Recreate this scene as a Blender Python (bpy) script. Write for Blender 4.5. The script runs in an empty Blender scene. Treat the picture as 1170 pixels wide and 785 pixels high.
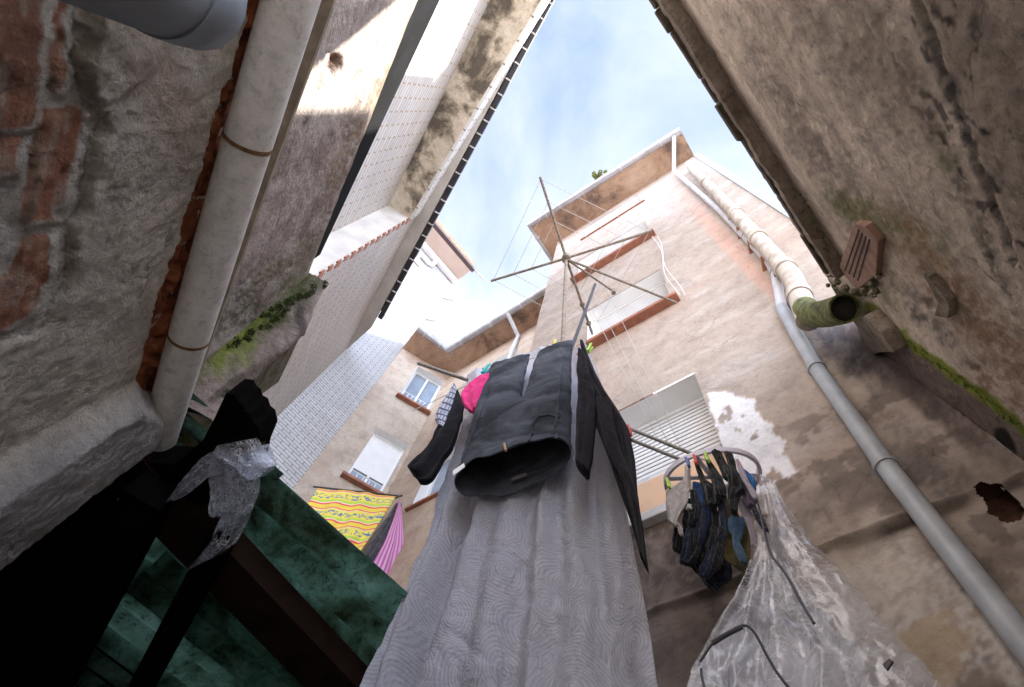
import bpy, bmesh, math, random
import numpy as np
from mathutils import Vector

# ---------------------------------------------------------------- camera, world, sun, exposure
scn = bpy.context.scene
GZ = 1.5                      # height of the lens above the courtyard floor; everything below is built relative to the lens and lifted at the end
F0 = 656.0; CX = 585.0; CY = 392.5
def _n(v):
    v = np.array(v, float); return v/np.linalg.norm(v)
_U = _n((90, -269.5, F0)); _T = np.array((-1740., 1018., F0)); _T = _T-_U*_T.dot(_U)
_X = -_n(_T); _Y = np.cross(_U, _X)
M = np.array([_X, _Y, _U])    # measured orientation of the lens: columns are right, down, forward
cam_d = bpy.data.cameras.new('camera'); cam = bpy.data.objects.new('camera', cam_d)
scn.collection.objects.link(cam); scn.camera = cam
cam_d.sensor_width = 36; cam_d.lens = 36*F0/1170; cam_d.clip_start = 0.02; cam_d.clip_end = 500
from mathutils import Matrix
R3 = Matrix(((M[0][0], -M[0][1], -M[0][2]), (M[1][0], -M[1][1], -M[1][2]), (M[2][0], -M[2][1], -M[2][2])))
cam.matrix_world = Matrix.Translation((0, 0, GZ)) @ R3.to_4x4()

SUN_AZ = 50.0; SUN_EL = 43.0   # azimuth measured from +X towards +Y
world = bpy.data.worlds.new('World'); scn.world = world; world.use_nodes = True
wn = world.node_tree.nodes; wl = world.node_tree.links; wn.clear()
sky = wn.new('ShaderNodeTexSky'); sky.sky_type = 'NISHITA'; sky.sun_disc = False
sky.sun_elevation = math.radians(SUN_EL); sky.sun_rotation = math.radians(90-SUN_AZ)
sky.air_density = 1.0; sky.dust_density = 1.5; sky.ozone_density = 1.0
tc = wn.new('ShaderNodeTexCoord')
mp = wn.new('ShaderNodeMapping'); mp.inputs['Scale'].default_value = (1.0, 1.0, 1.0); mp.inputs['Rotation'].default_value = (0.2, 0.3, 0.9)
mp.inputs['Location'].default_value = (0.35, 0.1, 0.0)
nz = wn.new('ShaderNodeTexNoise'); nz.inputs['Scale'].default_value = 2.1; nz.inputs['Detail'].default_value = 9; nz.inputs['Roughness'].default_value = 0.55; nz.inputs['Distortion'].default_value = 0.35
cr = wn.new('ShaderNodeValToRGB'); cr.color_ramp.elements[0].position = 0.36; cr.color_ramp.elements[0].color = (0, 0, 0, 1)
cr.color_ramp.elements[1].position = 0.62; cr.color_ramp.elements[1].color = (1, 1, 1, 1)
mx = wn.new('ShaderNodeMix'); mx.data_type = 'RGBA'
CLOUD = (4.0, 4.15, 4.4, 1)
mx.inputs[7].default_value = CLOUD
gain = wn.new('ShaderNodeMix'); gain.data_type = 'RGBA'; gain.inputs[0].default_value = 0.6; gain.inputs[7].default_value = (1.75, 2.35, 3.85, 1)
bg = wn.new('ShaderNodeBackground'); bg.inputs['Strength'].default_value = 0.05
wo = wn.new('ShaderNodeOutputWorld')
wl.new(tc.outputs['Generated'], mp.inputs['Vector']); wl.new(mp.outputs['Vector'], nz.inputs['Vector'])
wl.new(nz.outputs['Fac'], cr.inputs['Fac']); wl.new(sky.outputs['Color'], gain.inputs[6]); wl.new(gain.outputs[2], mx.inputs[6])
cm = wn.new('ShaderNodeMath'); cm.operation = 'MULTIPLY_ADD'; cm.inputs[1].default_value = 0.72; cm.inputs[2].default_value = 0.04
wl.new(cr.outputs['Color'], cm.inputs[0]); wl.new(cm.outputs[0], mx.inputs[0])
# unseen lower sky scaled up, added to brighten the courtyard walls
sxyz = wn.new('ShaderNodeSeparateXYZ'); wl.new(tc.outputs['Generated'], sxyz.inputs[0])
mr = wn.new('ShaderNodeMapRange'); mr.interpolation_type = 'SMOOTHSTEP'; mr.inputs[1].default_value = .79; mr.inputs[2].default_value = .48; mr.inputs[3].default_value = 1.0; mr.inputs[4].default_value = 5.4
wl.new(sxyz.outputs[2], mr.inputs[0]); bm = wn.new('ShaderNodeVectorMath'); bm.operation = 'SCALE'; wl.new(mx.outputs[2], bm.inputs[0]); wl.new(mr.outputs[0], bm.inputs['Scale'])
wl.new(bm.outputs[0], bg.inputs['Color']); wl.new(bg.outputs['Background'], wo.inputs['Surface'])

sd = bpy.data.lights.new('sun', 'SUN'); sd.energy = 2.0; sd.angle = math.radians(0.6); sd.color = (1.0, 0.93, 0.84)
sun = bpy.data.objects.new('sun', sd); scn.collection.objects.link(sun)
_a, _e = math.radians(SUN_AZ), math.radians(SUN_EL)
sdir = Vector((math.cos(_e)*math.cos(_a), math.cos(_e)*math.sin(_a), math.sin(_e)))
sun.rotation_euler = sdir.to_track_quat('Z', 'Y').to_euler()
vs = scn.view_settings; vs.view_transform = 'Standard'; vs.look = 'None'; vs.gamma = 1; vs.exposure = 2.75; vs.use_curve_mapping = False
scn.render.engine = 'CYCLES'
try:
    scn.cycles.max_bounces = 10; scn.cycles.diffuse_bounces = 6; scn.cycles.transparent_max_bounces = 16
except Exception: pass

# ---------------------------------------------------------------- geometry helpers
C = scn.collection
rng = random.Random(7)
def ray(px, py): return M @ np.array([px-CX, py-CY, F0])
def proj(p):
    c = np.asarray(p, float) @ M
    return c[..., 0]/c[..., 2]*F0+CX, c[..., 1]/c[..., 2]*F0+CY
def onp(px, py, nrm, d):       # where the sight line of a pixel meets the plane nrm.p = d
    r = ray(px, py); return r*(d/float(np.dot(r, nrm)))
def atz(px, py, z): return onp(px, py, (0, 0, 1), z)
def aty(px, py, y): return onp(px, py, (0, 1, 0), y)
def atd(px, py, dep): return ray(px, py)*(dep/F0)
def D(a): a = math.radians(a); return np.array([math.cos(a), math.sin(a), 0.0])
A = D(155.2); B = D(65.2); WD = D(84.0); WN = D(174.0); RD = D(85.4); RN = D(-4.6)
Z = np.array([0, 0, 1.0]); XX = np.array([1.0, 0, 0]); YY = np.array([0, 1.0, 0])
def AB(a, b, z): return a*A+b*B+z*Z

def lerp(a, b, t): return a+(b-a)*t
_h = np.random.RandomState(5).rand(4096)
def vnoise(x, y, z=0.0, seed=0):
    x, y, z = np.broadcast_arrays(np.asarray(x, float), np.asarray(y, float), np.asarray(z, float))
    xi, yi, zi = np.floor(x).astype(int), np.floor(y).astype(int), np.floor(z).astype(int)
    fx, fy, fz = x-xi, y-yi, z-zi
    fx, fy, fz = [t*t*(3-2*t) for t in (fx, fy, fz)]
    def hh(a, b, c): return _h[((a*73856093) ^ (b*19349663) ^ (c*83492791) ^ (seed*2654435)) & 4095]
    def l2(c):
        return lerp(lerp(hh(xi, yi, c), hh(xi+1, yi, c), fx), lerp(hh(xi, yi+1, c), hh(xi+1, yi+1, c), fx), fy)
    return lerp(l2(zi), l2(zi+1), fz)
def fbm(x, y, z=0.0, o=4, seed=0):
    s = 0; a = 0.5; t = 0
    for i in range(o):
        s = s+a*vnoise(np.asarray(x)*2**i, np.asarray(y)*2**i, np.asarray(z)*2**i, seed+i*17); t += a; a *= 0.5
    return s/t
def sstep(e0, e1, x):
    t = np.clip((x-e0)/(e1-e0), 0, 1); return t*t*(3-2*t)

def finish(name, verts, faces, mat, parent=None, smooth=False, uvs=None, col=None, mat_idx=None):
    root = np.zeros(3)
    p = parent
    while p is not None:
        root = root+np.array(p.location); p = p.parent
    me = bpy.data.meshes.new(name)
    v = np.asarray(verts, float)-root
    me.from_pydata([tuple(q) for q in v], [], [tuple(int(i) for i in f_) for f_ in faces])
    if isinstance(mat, (list, tuple)):
        for m_ in mat: me.materials.append(m_)
        if mat_idx is not None:
            for p_, i_ in zip(me.polygons, mat_idx): p_.material_index = i_
    elif mat is not None: me.materials.append(mat)
    if smooth: me.polygons.foreach_set('use_smooth', [True]*len(me.polygons))
    if uvs is not None:
        uv = me.uv_layers.new(name='UVMap'); li = np.zeros(len(me.loops), int); me.loops.foreach_get('vertex_index', li)
        uv.data.foreach_set('uv', np.asarray(uvs, float)[li].ravel())
    if col is not None:
        ca = me.color_attributes.new('Col', 'FLOAT_COLOR', 'POINT')
        cc = np.ones((len(me.vertices), 4)); cc[:, :np.asarray(col).shape[1]] = col
        ca.data.foreach_set('color', cc.ravel())
    me.update()
    o = bpy.data.objects.new(name, me); C.objects.link(o)
    if parent is not None: o.parent = parent
    return o

class MB:
    """collects simple solids into one mesh"""
    def __init__(s): s.v = []; s.f = []
    def add(s, vs, fs):
        k = len(s.v); s.v += [np.asarray(q, float) for q in vs]; s.f += [[i+k for i in f_] for f_ in fs]; return s
    def hexa(s, p):            # 8 points: bottom 4 then top 4
        return s.add(p, [(0, 3, 2, 1), (4, 5, 6, 7), (0, 1, 5, 4), (1, 2, 6, 5), (2, 3, 7, 6), (3, 0, 4, 7)])
    def box(s, o, u, v, w):    # corner and three edge vectors
        o, u, v, w = [np.asarray(q, float) for q in (o, u, v, w)]
        return s.hexa([o, o+u, o+u+v, o+v, o+w, o+u+w, o+u+v+w, o+v+w])
    def prism(s, poly, ext):   # polygon (list of 3D points) pushed along ext
        n = len(poly); ext = np.asarray(ext, float)
        return s.add(list(poly)+[np.asarray(q)+ext for q in poly],
                     [tuple(range(n))[::-1], tuple(range(n, 2*n))]+[(i, (i+1) % n, n+(i+1) % n, n+i) for i in range(n)])
    def bar(s, p, q, w, h=None, up=Z):
        p, q = np.asarray(p, float), np.asarray(q, float); h = h or w
        d = _n(q-p); a = np.cross(d, up)
        if np.linalg.norm(a) < 1e-3: a = np.cross(d, XX)
        a = _n(a); b = np.cross(a, d)
        return s.box(p-a*w/2-b*h/2, a*w, b*h, q-p)
    def tube(s, pts, r, n=12, caps=True, jit=0.0):
        pts = [np.asarray(p, float) for p in pts]; m = len(pts)
        rs = r if isinstance(r, (list, tuple, np.ndarray)) else [r]*m
        k = len(s.v); ref = None
        for i in range(m):
            d = _n((pts[min(i+1, m-1)]-pts[i]) * 1.0 + (pts[i]-pts[max(i-1, 0)]) * 1.0)
            if ref is None:
                ref = np.cross(d, Z);
                if np.linalg.norm(ref) < 1e-2: ref = np.cross(d, XX)
            a = ref-d*np.dot(ref, d); a = _n(a); ref = a; b = np.cross(d, a)
            for j in range(n):
                t = 2*math.pi*j/n; rr = rs[i]*(1+jit*(rng.random()-.5))
                s.v.append(pts[i]+(a*math.cos(t)+b*math.sin(t))*rr)
        for i in range(m-1):
            for j in range(n):
                j2 = (j+1) % n; s.f.append([k+i*n+j, k+i*n+j2, k+(i+1)*n+j2, k+(i+1)*n+j])
        if caps:
            s.f.append([k+j for j in range(n)][::-1]); s.f.append([k+(m-1)*n+j for j in range(n)])
        return s
    def pipe(s, pts, r, th, n=20):   # hollow tube
        k0 = len(s.v); s.tube(pts, r, n, caps=False); k1 = len(s.v); s.tube(pts, r-th, n, caps=False)
        m = len(pts)
        for e in (0, m-1):
            for j in range(n):
                j2 = (j+1) % n; s.f.append([k0+e*n+j, k1+e*n+j, k1+e*n+j2, k0+e*n+j2])
        return s
    def build(s, name, mat, parent=None, smooth=False, bevel=0.0, uvfn=None):
        uvs = None
        if uvfn is not None: uvs = [uvfn(q) for q in s.v]
        o = finish(name, s.v, s.f, mat, parent, smooth, uvs=uvs)
        if bevel > 0:
            b = o.modifiers.new('bevel', 'BEVEL'); b.width = bevel; b.segments = 2; b.limit_method = 'ANGLE'
        if smooth:
            try:
                o.data.polygons.foreach_set('use_smooth', [True]*len(o.data.polygons))
                e = o.modifiers.new('split', 'EDGE_SPLIT'); e.split_angle = math.radians(40)
            except Exception: pass
        return o

def grid(name, us, vs_, fn, mat, parent=None, smooth=True, holes=(), colfn=None, keep=None):
    """surface over u,v lines; fn(U,V)->(N,3) ; holes are (u0,u1,v0,v1)"""
    us = np.asarray(us); vs_ = np.asarray(vs_)
    U, V = np.meshgrid(us, vs_); n = len(us)
    P = fn(U.ravel(), V.ravel())
    iu, iv = np.meshgrid(np.arange(n-1), np.arange(len(vs_)-1)); iu = iu.ravel(); iv = iv.ravel()
    uc = (us[iu]+us[iu+1])/2; vc = (vs_[iv]+vs_[iv+1])/2
    ok = np.ones(len(iu), bool)
    for (a, b, c, d) in holes: ok &= ~((uc > a) & (uc < b) & (vc > c) & (vc < d))
    if keep is not None: ok &= keep(uc, vc)
    iu, iv = iu[ok], iv[ok]
    F = np.stack([iv*n+iu, iv*n+iu+1, (iv+1)*n+iu+1, (iv+1)*n+iu], 1)
    used = np.unique(F); rm = -np.ones(len(P), int); rm[used] = np.arange(len(used))
    col = colfn(P[used], U.ravel()[used], V.ravel()[used]) if colfn else None
    return finish(name, P[used], rm[F].tolist(), mat, parent, smooth, uvs=np.stack([U.ravel()[used], V.ravel()[used]], 1), col=col)

def lines(a, b, step, extra=()):
    n = max(1, int(round((b-a)/step))); l = list(np.linspace(a, b, n+1))
    for e in extra:
        if a < e < b:
            l = [q for q in l if abs(q-e) > step*0.3 or q in (a, b)]+[e]
    return np.array(sorted(l))

def tag(o, label, cat=None, group=None, kind=None):
    if label: o['label'] = label
    if cat: o['category'] = cat
    if group: o['group'] = group
    if kind: o['kind'] = kind
    return o
def thing(name, label, cat, loc=(0, 0, 0), group=None):
    o = bpy.data.objects.new(name, None); C.objects.link(o); o.location = tuple(float(q) for q in loc); o.empty_display_size = 0.1
    return tag(o, label, cat, group)

# ---------------------------------------------------------------- materials
def nodes(name):
    m = bpy.data.materials.new(name); m.use_nodes = True; nt = m.node_tree
    b = nt.nodes['Principled BSDF']; return m, nt, b
def ramp(nt, fac, stops):
    r = nt.nodes.new('ShaderNodeValToRGB'); e = r.color_ramp.elements
    while len(e) < len(stops): e.new(0.5)
    for el, (p, c) in zip(e, stops):
        el.position = p; el.color = (c[0], c[1], c[2], 1) if not isinstance(c, (int, float)) else (c, c, c, 1)
    nt.links.new(fac, r.inputs['Fac']); return r.outputs['Color']
def noise(nt, vec, scale, detail=8, rough=0.6, dist=0.0):
    n = nt.nodes.new('ShaderNodeTexNoise'); n.inputs['Scale'].default_value = scale; n.inputs['Detail'].default_value = detail
    n.inputs['Roughness'].default_value = rough; n.inputs['Distortion'].default_value = dist
    nt.links.new(vec, n.inputs['Vector']); return n.outputs['Fac']
def mixc(nt, fac, a, b, mode='MIX'):
    m = nt.nodes.new('ShaderNodeMix'); m.data_type = 'RGBA'; m.blend_type = mode
    for i, q in ((0, fac), (6, a), (7, b)):
        if isinstance(q, (int, float)): m.inputs[i].default_value = q
        elif isinstance(q, (tuple, list)): m.inputs[i].default_value = (q[0], q[1], q[2], 1)
        else: nt.links.new(q, m.inputs[i])
    return m.outputs[2]
def bump(nt, b, h, strength, dist=0.01, prev=None):
    k = nt.nodes.new('ShaderNodeBump'); k.inputs['Strength'].default_value = strength; k.inputs['Distance'].default_value = dist
    nt.links.new(h, k.inputs['Height'])
    if prev is not None: nt.links.new(prev, k.inputs['Normal'])
    nt.links.new(k.outputs['Normal'], b.inputs['Normal']); return k.outputs['Normal']
def vec(nt, kind='Object', scale=None):
    t = nt.nodes.new('ShaderNodeTexCoord'); o = t.outputs[kind]
    if scale:
        mp_ = nt.nodes.new('ShaderNodeMapping'); mp_.inputs['Scale'].default_value = scale; nt.links.new(o, mp_.inputs['Vector']); o = mp_.outputs['Vector']
    return o
def mat_simple(name, c, rough=0.6, metal=0.0, var=0.25, scale=8, bs=0.1, bd=0.003, c2=None, sheen=0, spec=None):
    m, nt, b = nodes(name); v = vec(nt)
    n1 = noise(nt, v, scale); c2 = c2 or tuple(q*(1-var) for q in c)
    nt.links.new(ramp(nt, n1, [(0.35, c2), (0.65, c)]), b.inputs['Base Color'])
    b.inputs['Roughness'].default_value = rough; b.inputs['Metallic'].default_value = metal
    if spec is not None: b.inputs['Specular IOR Level'].default_value = spec
    if bs > 0: bump(nt, b, noise(nt, v, scale*5, 10, 0.7), bs, bd)
    if sheen: b.inputs['Sheen Weight'].default_value = sheen
    return m
def mat_plaster(name, stops, scale=1.5, bs=0.35, bd=0.006, rough=0.95, fine=60, speck=(0.25, 0.2, 0.16), speckamt=0.35, streak=None, attr=False, grit=(30, .14), crack=.0):
    """aged render: large blotches, small blotches, dark pits; with attr the base colour comes from the mesh (where paint, soot, moss or bare brick is)"""
    m, nt, b = nodes(name); v = vec(nt)
    n1 = noise(nt, v, scale, 12, 0.65, 0.4)
    base = ramp(nt, n1, stops)
    if attr:
        at = nt.nodes.new('ShaderNodeAttribute'); at.attribute_name = 'Col'
        base = mixc(nt, 1.0, at.outputs['Color'], base, 'MULTIPLY')
    n2 = noise(nt, v, scale*6, 10, 0.7, 0.2)
    base = mixc(nt, 1.0, base, ramp(nt, n2, [(0.3, 0.78), (0.5, 1.0), (0.7, 1.1)]), 'MULTIPLY')
    n6 = noise(nt, v, grit[0], 12, 0.8, 0.6)
    base = mixc(nt, 1.0, base, ramp(nt, n6, [(0.36, 1-grit[1]*2), (0.47, 1.0), (0.6, 1+grit[1]*.5)]), 'MULTIPLY')
    if crack:
        wv = nt.nodes.new('ShaderNodeVectorMath'); wv.operation = 'MULTIPLY_ADD'; nn = nt.nodes.new('ShaderNodeTexNoise'); nn.inputs['Scale'].default_value = 5; nn.inputs['Detail'].default_value = 6; nt.links.new(v, nn.inputs['Vector'])
        nt.links.new(nn.outputs['Color'], wv.inputs[0]); wv.inputs[1].default_value = (.22, .22, .22); nt.links.new(v, wv.inputs[2])
        vo = nt.nodes.new('ShaderNodeTexVoronoi'); vo.feature = 'DISTANCE_TO_EDGE'; vo.inputs['Scale'].default_value = 3.2; nt.links.new(wv.outputs[0], vo.inputs['Vector'])
        ck = ramp(nt, vo.outputs['Distance'], [(0.0, 1.0), (0.016, 0.0)]); mk = ramp(nt, noise(nt, v, 2.2, 4, .6), [(.52, 0.0), (.6, crack)])
        mm2 = nt.nodes.new('ShaderNodeMath'); mm2.operation = 'MULTIPLY'; nt.links.new(ck, mm2.inputs[0]); nt.links.new(mk, mm2.inputs[1]); base = mixc(nt, mm2.outputs[0], base, (.06, .045, .035))
    if streak:
        sv = vec(nt, 'Object', streak); n4 = noise(nt, sv, 3, 8, 0.7)
        base = mixc(nt, 1.0, base, ramp(nt, n4, [(0.35, 0.72), (0.55, 1.0)]), 'MULTIPLY')
    n3 = noise(nt, v, fine*0.5, 6, 0.75)
    base = mixc(nt, 1.0, base, ramp(nt, n3, [(0.30, tuple(1-speckamt*(1-q) for q in speck)), (0.42, 1.0)]), 'MULTIPLY')
    nt.links.new(base, b.inputs['Base Color']); b.inputs['Roughness'].default_value = rough; b.inputs['Specular IOR Level'].default_value = 0.2
    h = bump(nt, b, noise(nt, v, fine, 8, 0.75), bs, bd)
    bump(nt, b, noise(nt, v, scale*8, 8, 0.6), bs, bd*3, h)
    return m
def mat_tiles(name, c1, c2, mortar, bw, bh, ms, sq=0.5, rough=0.35, bs=0.6, jointdots=None, grime=0.15, freq=2, bias=0.0):
    m, nt, b = nodes(name); v = vec(nt, 'UV')
    t = nt.nodes.new('ShaderNodeTexBrick'); nt.links.new(v, t.inputs['Vector'])
    t.inputs['Scale'].default_value = 1.0; t.inputs['Brick Width'].default_value = bw; t.inputs['Row Height'].default_value = bh
    t.inputs['Mortar Size'].default_value = ms; t.inputs['Mortar Smooth'].default_value = 0.15; t.offset = sq; t.offset_frequency = freq
    t.inputs['Color1'].default_value = (*c1, 1); t.inputs['Color2'].default_value = (*c2, 1); t.inputs['Mortar'].default_value = (*mortar, 1)
    t.inputs['Bias'].default_value = bias
    base = t.outputs['Color']
    if jointdots:              # mortar visible at the short joints only as rusty smears
        n5 = noise(nt, v, 9, 5, 0.7)
        base = mixc(nt, t.outputs['Fac'], base, ramp(nt, n5, [(0.35, mortar), (0.62, jointdots)]))
    n1 = noise(nt, v, 1.3, 10, 0.65)
    base = mixc(nt, 1.0, base, ramp(nt, n1, [(0.3, 1-grime), (0.6, 1.0)]), 'MULTIPLY')
    n2 = noise(nt, v, 30, 5, 0.6)
    base = mixc(nt, 1.0, base, ramp(nt, n2, [(0.3, 0.93), (0.6, 1.0)]), 'MULTIPLY')
    nt.links.new(base, b.inputs['Base Color']); b.inputs['Roughness'].default_value = rough
    inv = nt.nodes.new('ShaderNodeMath'); inv.operation = 'SUBTRACT'; inv.inputs[0].default_value = 1; nt.links.new(t.outputs['Fac'], inv.inputs[1])
    bump(nt, b, inv.outputs[0], bs, 0.01)
    return m

M_tower = mat_plaster('aged pink render', [(0.3, (0.80, 0.78, 0.76)), (0.5, (0.97, 0.95, 0.94)), (0.7, (1.0, 1.0, 1.0))], scale=0.9, bs=0.8, bd=0.006, fine=60, speckamt=0.4, attr=True, grit=(22, .09), crack=.4)
M_right = mat_plaster('grimy cement render', [(0.3, (0.86, 0.83, 0.79)), (0.5, (1.0, 0.98, 0.96)), (0.68, (1.08, 1.06, 1.04))], scale=1.8, bs=1.0, bd=0.008, fine=110, speck=(0.15, 0.12, 0.1), speckamt=0.6, attr=True, crack=.45, grit=(34, .15))
M_left = mat_plaster('flaking plaster and brick', [(0.3, (0.90, 0.87, 0.84)), (0.5, (1.12, 1.10, 1.07)), (0.68, (1.2, 1.18, 1.15))], scale=5, bs=1.0, bd=0.006, fine=160, speck=(0.3, 0.25, 0.2), speckamt=0.4, attr=True, crack=.6, grit=(40, .12))
M_conc = mat_plaster('stained concrete', [(0.3, (0.70, 0.66, 0.64)), (0.5, (0.95, 0.92, 0.9)), (0.7, (1.05, 1.03, 1.02))], scale=3.5, bs=0.9, bd=0.006, fine=130, speck=(0.2, 0.17, 0.15), speckamt=0.6, attr=True)
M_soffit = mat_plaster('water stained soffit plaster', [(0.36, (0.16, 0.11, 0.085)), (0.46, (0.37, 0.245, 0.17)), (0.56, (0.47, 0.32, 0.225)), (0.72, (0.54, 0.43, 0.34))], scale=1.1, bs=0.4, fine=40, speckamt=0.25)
M_mould = mat_plaster('mouldy loggia ceiling', [(0.40, (0.13, 0.11, 0.09)), (0.47, (0.35, 0.30, 0.23)), (0.52, (0.60, 0.52, 0.42)), (0.7, (0.72, 0.66, 0.56))], scale=1.7, bs=0.35, fine=50, speckamt=0.3)
M_grey = mat_simple('pale grey render', (0.62, 0.58, 0.54), 0.9, var=0.25, scale=2.5, bs=0.3)
M_white = mat_simple('white paint', (0.80, 0.79, 0.78), 0.55, var=0.08, scale=6, bs=0.08)
M_offw = mat_simple('old white paint', (0.72, 0.70, 0.68), 0.6, var=0.3, scale=9, bs=0.2)
M_terra = mat_simple('terracotta sill', (0.42, 0.17, 0.10), 0.75, c2=(0.24, 0.10, 0.07), scale=9, bs=0.4)
M_zinc = mat_simple('weathered zinc', (0.52, 0.51, 0.53), 0.5, metal=0.35, c2=(0.36, 0.35, 0.36), scale=5, bs=0.15)
M_pvc = mat_simple('grey pvc', (0.25, 0.29, 0.33), 0.7, c2=(0.19, 0.21, 0.23), scale=7, bs=0.12)
M_pvcM = mat_simple('mid grey pvc', (0.44, 0.47, 0.51), 0.4, c2=(0.34, 0.36, 0.39), scale=7, bs=0.15)
M_pvcL = mat_simple('light grey pvc', (0.62, 0.62, 0.64), 0.45, c2=(0.50, 0.49, 0.50), scale=5, bs=0.1)
M_clay = mat_simple('limewashed clay pipe', (0.64, 0.57, 0.50), 0.85, c2=(0.36, 0.29, 0.23), scale=9, bs=0.4)
M_glass = mat_simple('dusty window glass', (0.30, 0.36, 0.44), 0.12, c2=(0.20, 0.25, 0.31), scale=2, bs=0)
M_dark = mat_simple('dark interior', (0.02, 0.018, 0.016), 0.9, bs=0)
M_shut = mat_simple('white shutter slat', (0.76, 0.75, 0.74), 0.5, var=0.1, scale=5, bs=0.1)
M_peach = mat_simple('peach wooden board', (0.72, 0.47, 0.30), 0.8, var=0.15, scale=4, bs=0.1)
M_metal = mat_simple('dull steel', (0.30, 0.28, 0.25), 0.5, metal=0.5, var=0.4, scale=30, bs=0.2)
M_wire = mat_simple('pvc clothes wire', (0.55, 0.54, 0.53), 0.5, var=0.1, bs=0)
M_cord = mat_simple('white cord', (0.75, 0.72, 0.70), 0.7, var=0.1, bs=0)
M_black = mat_simple('black metal', (0.035, 0.033, 0.04), 0.5, var=0.3, scale=10)
M_brown = mat_simple('dark brown gutter', (0.085, 0.055, 0.055), 0.5, var=0.3)
M_pinkr = mat_simple('pinkish render', (0.62, 0.50, 0.43), 0.9, var=0.2, scale=1.5, bs=0.2)
M_wtile = mat_tiles('white glazed tile', (0.50, 0.495, 0.50), (0.42, 0.415, 0.42), (0.16, 0.155, 0.15), 0.22, 0.064, 0.0068, sq=0.5, rough=0.3, bs=0.4, grime=0.06)
M_btile = mat_tiles('cream brick tile', (0.54, 0.50, 0.47), (0.44, 0.41, 0.39), (0.20, 0.155, 0.13), 0.30, 0.082, 0.009, rough=0.5, bs=0.8, jointdots=(0.42, 0.26, 0.15), grime=0.12)
M_btileR = mat_tiles('cream tile with rusty joints', (0.50, 0.48, 0.47), (0.42, 0.40, 0.39), (0.22, 0.185, 0.165), 0.36, 0.105, 0.011, rough=0.45, bs=0.8, jointdots=(0.45, 0.29, 0.14), grime=0.1)
M_redtile = mat_simple('red corner tile', (0.42, 0.16, 0.09), 0.7, var=0.3)
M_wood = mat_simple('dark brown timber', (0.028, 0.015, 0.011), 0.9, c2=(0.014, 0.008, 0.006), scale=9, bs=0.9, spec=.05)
M_bwood = mat_simple('blackened and shaded timber', (0.006, 0.005, 0.0045), 1.0, scale=20, bs=0.8, bd=0.01, spec=0.02)  # its black also stands in for deep shade under the lean-to
M_moss = mat_simple('moss', (0.10, 0.13, 0.025), 1.0, c2=(0.035, 0.05, 0.012), scale=40, bs=1.0, bd=0.01)
M_ground = mat_simple('courtyard paving', (0.48, 0.46, 0.43), 0.9, var=0.4, scale=3, bs=0.4)

# ---------------------------------------------------------------- painting of stains (shape of wear, in the plane of each wall)
def blob(px, py, cx, cy, rx, ry, rot=0.0, edge=0.35, nz_=0.5, seed=1, fs=0.05):
    c, s = math.cos(math.radians(rot)), math.sin(math.radians(rot))
    dx, dy = px-cx, py-cy
    u = (dx*c+dy*s)/rx; v = (-dx*s+dy*c)/ry
    r = np.sqrt(u*u+v*v)+nz_*(fbm(px*fs, py*fs, 0, 5, seed)-0.5)*2
    return 1-sstep(1-edge, 1+edge, r)
def grain(px, py, seed, f=.16):
    return .35+.65*sstep(.36, .60, fbm(px*f, py*f, 0, 5, seed))
def poly_mask(px, py, poly, soft=3.0):
    d = np.full(px.shape, 1e9); inside = np.zeros(px.shape, bool); n = len(poly)
    for i in range(n):
        x0, y0 = poly[i]; x1, y1 = poly[(i+1) % n]
        ex, ey = x1-x0, y1-y0; t = np.clip(((px-x0)*ex+(py-y0)*ey)/(ex*ex+ey*ey), 0, 1)
        d = np.minimum(d, np.hypot(px-x0-t*ex, py-y0-t*ey))
        cond = ((y0 > py) != (y1 > py)) & (px < (x1-x0)*(py-y0)/((y1-y0) if y1 != y0 else 1e-9)+x0)
        inside ^= cond
    sd_ = np.where(inside, d, -d)
    return sstep(-soft, soft, sd_), sd_
def mixcol(c, m, t): return c*(1-m[:, None])+np.array(t)[None, :]*m[:, None]

# ================================================================ LARGE STRUCTURE
gr = finish('ground', [(-60, -60, -1.5), (60, -60, -1.5), (60, 60, -1.5), (-60, 60, -1.5)], [(0, 1, 2, 3)], M_ground); tag(gr, 'grey courtyard paving', None, None, 'structure')

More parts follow.
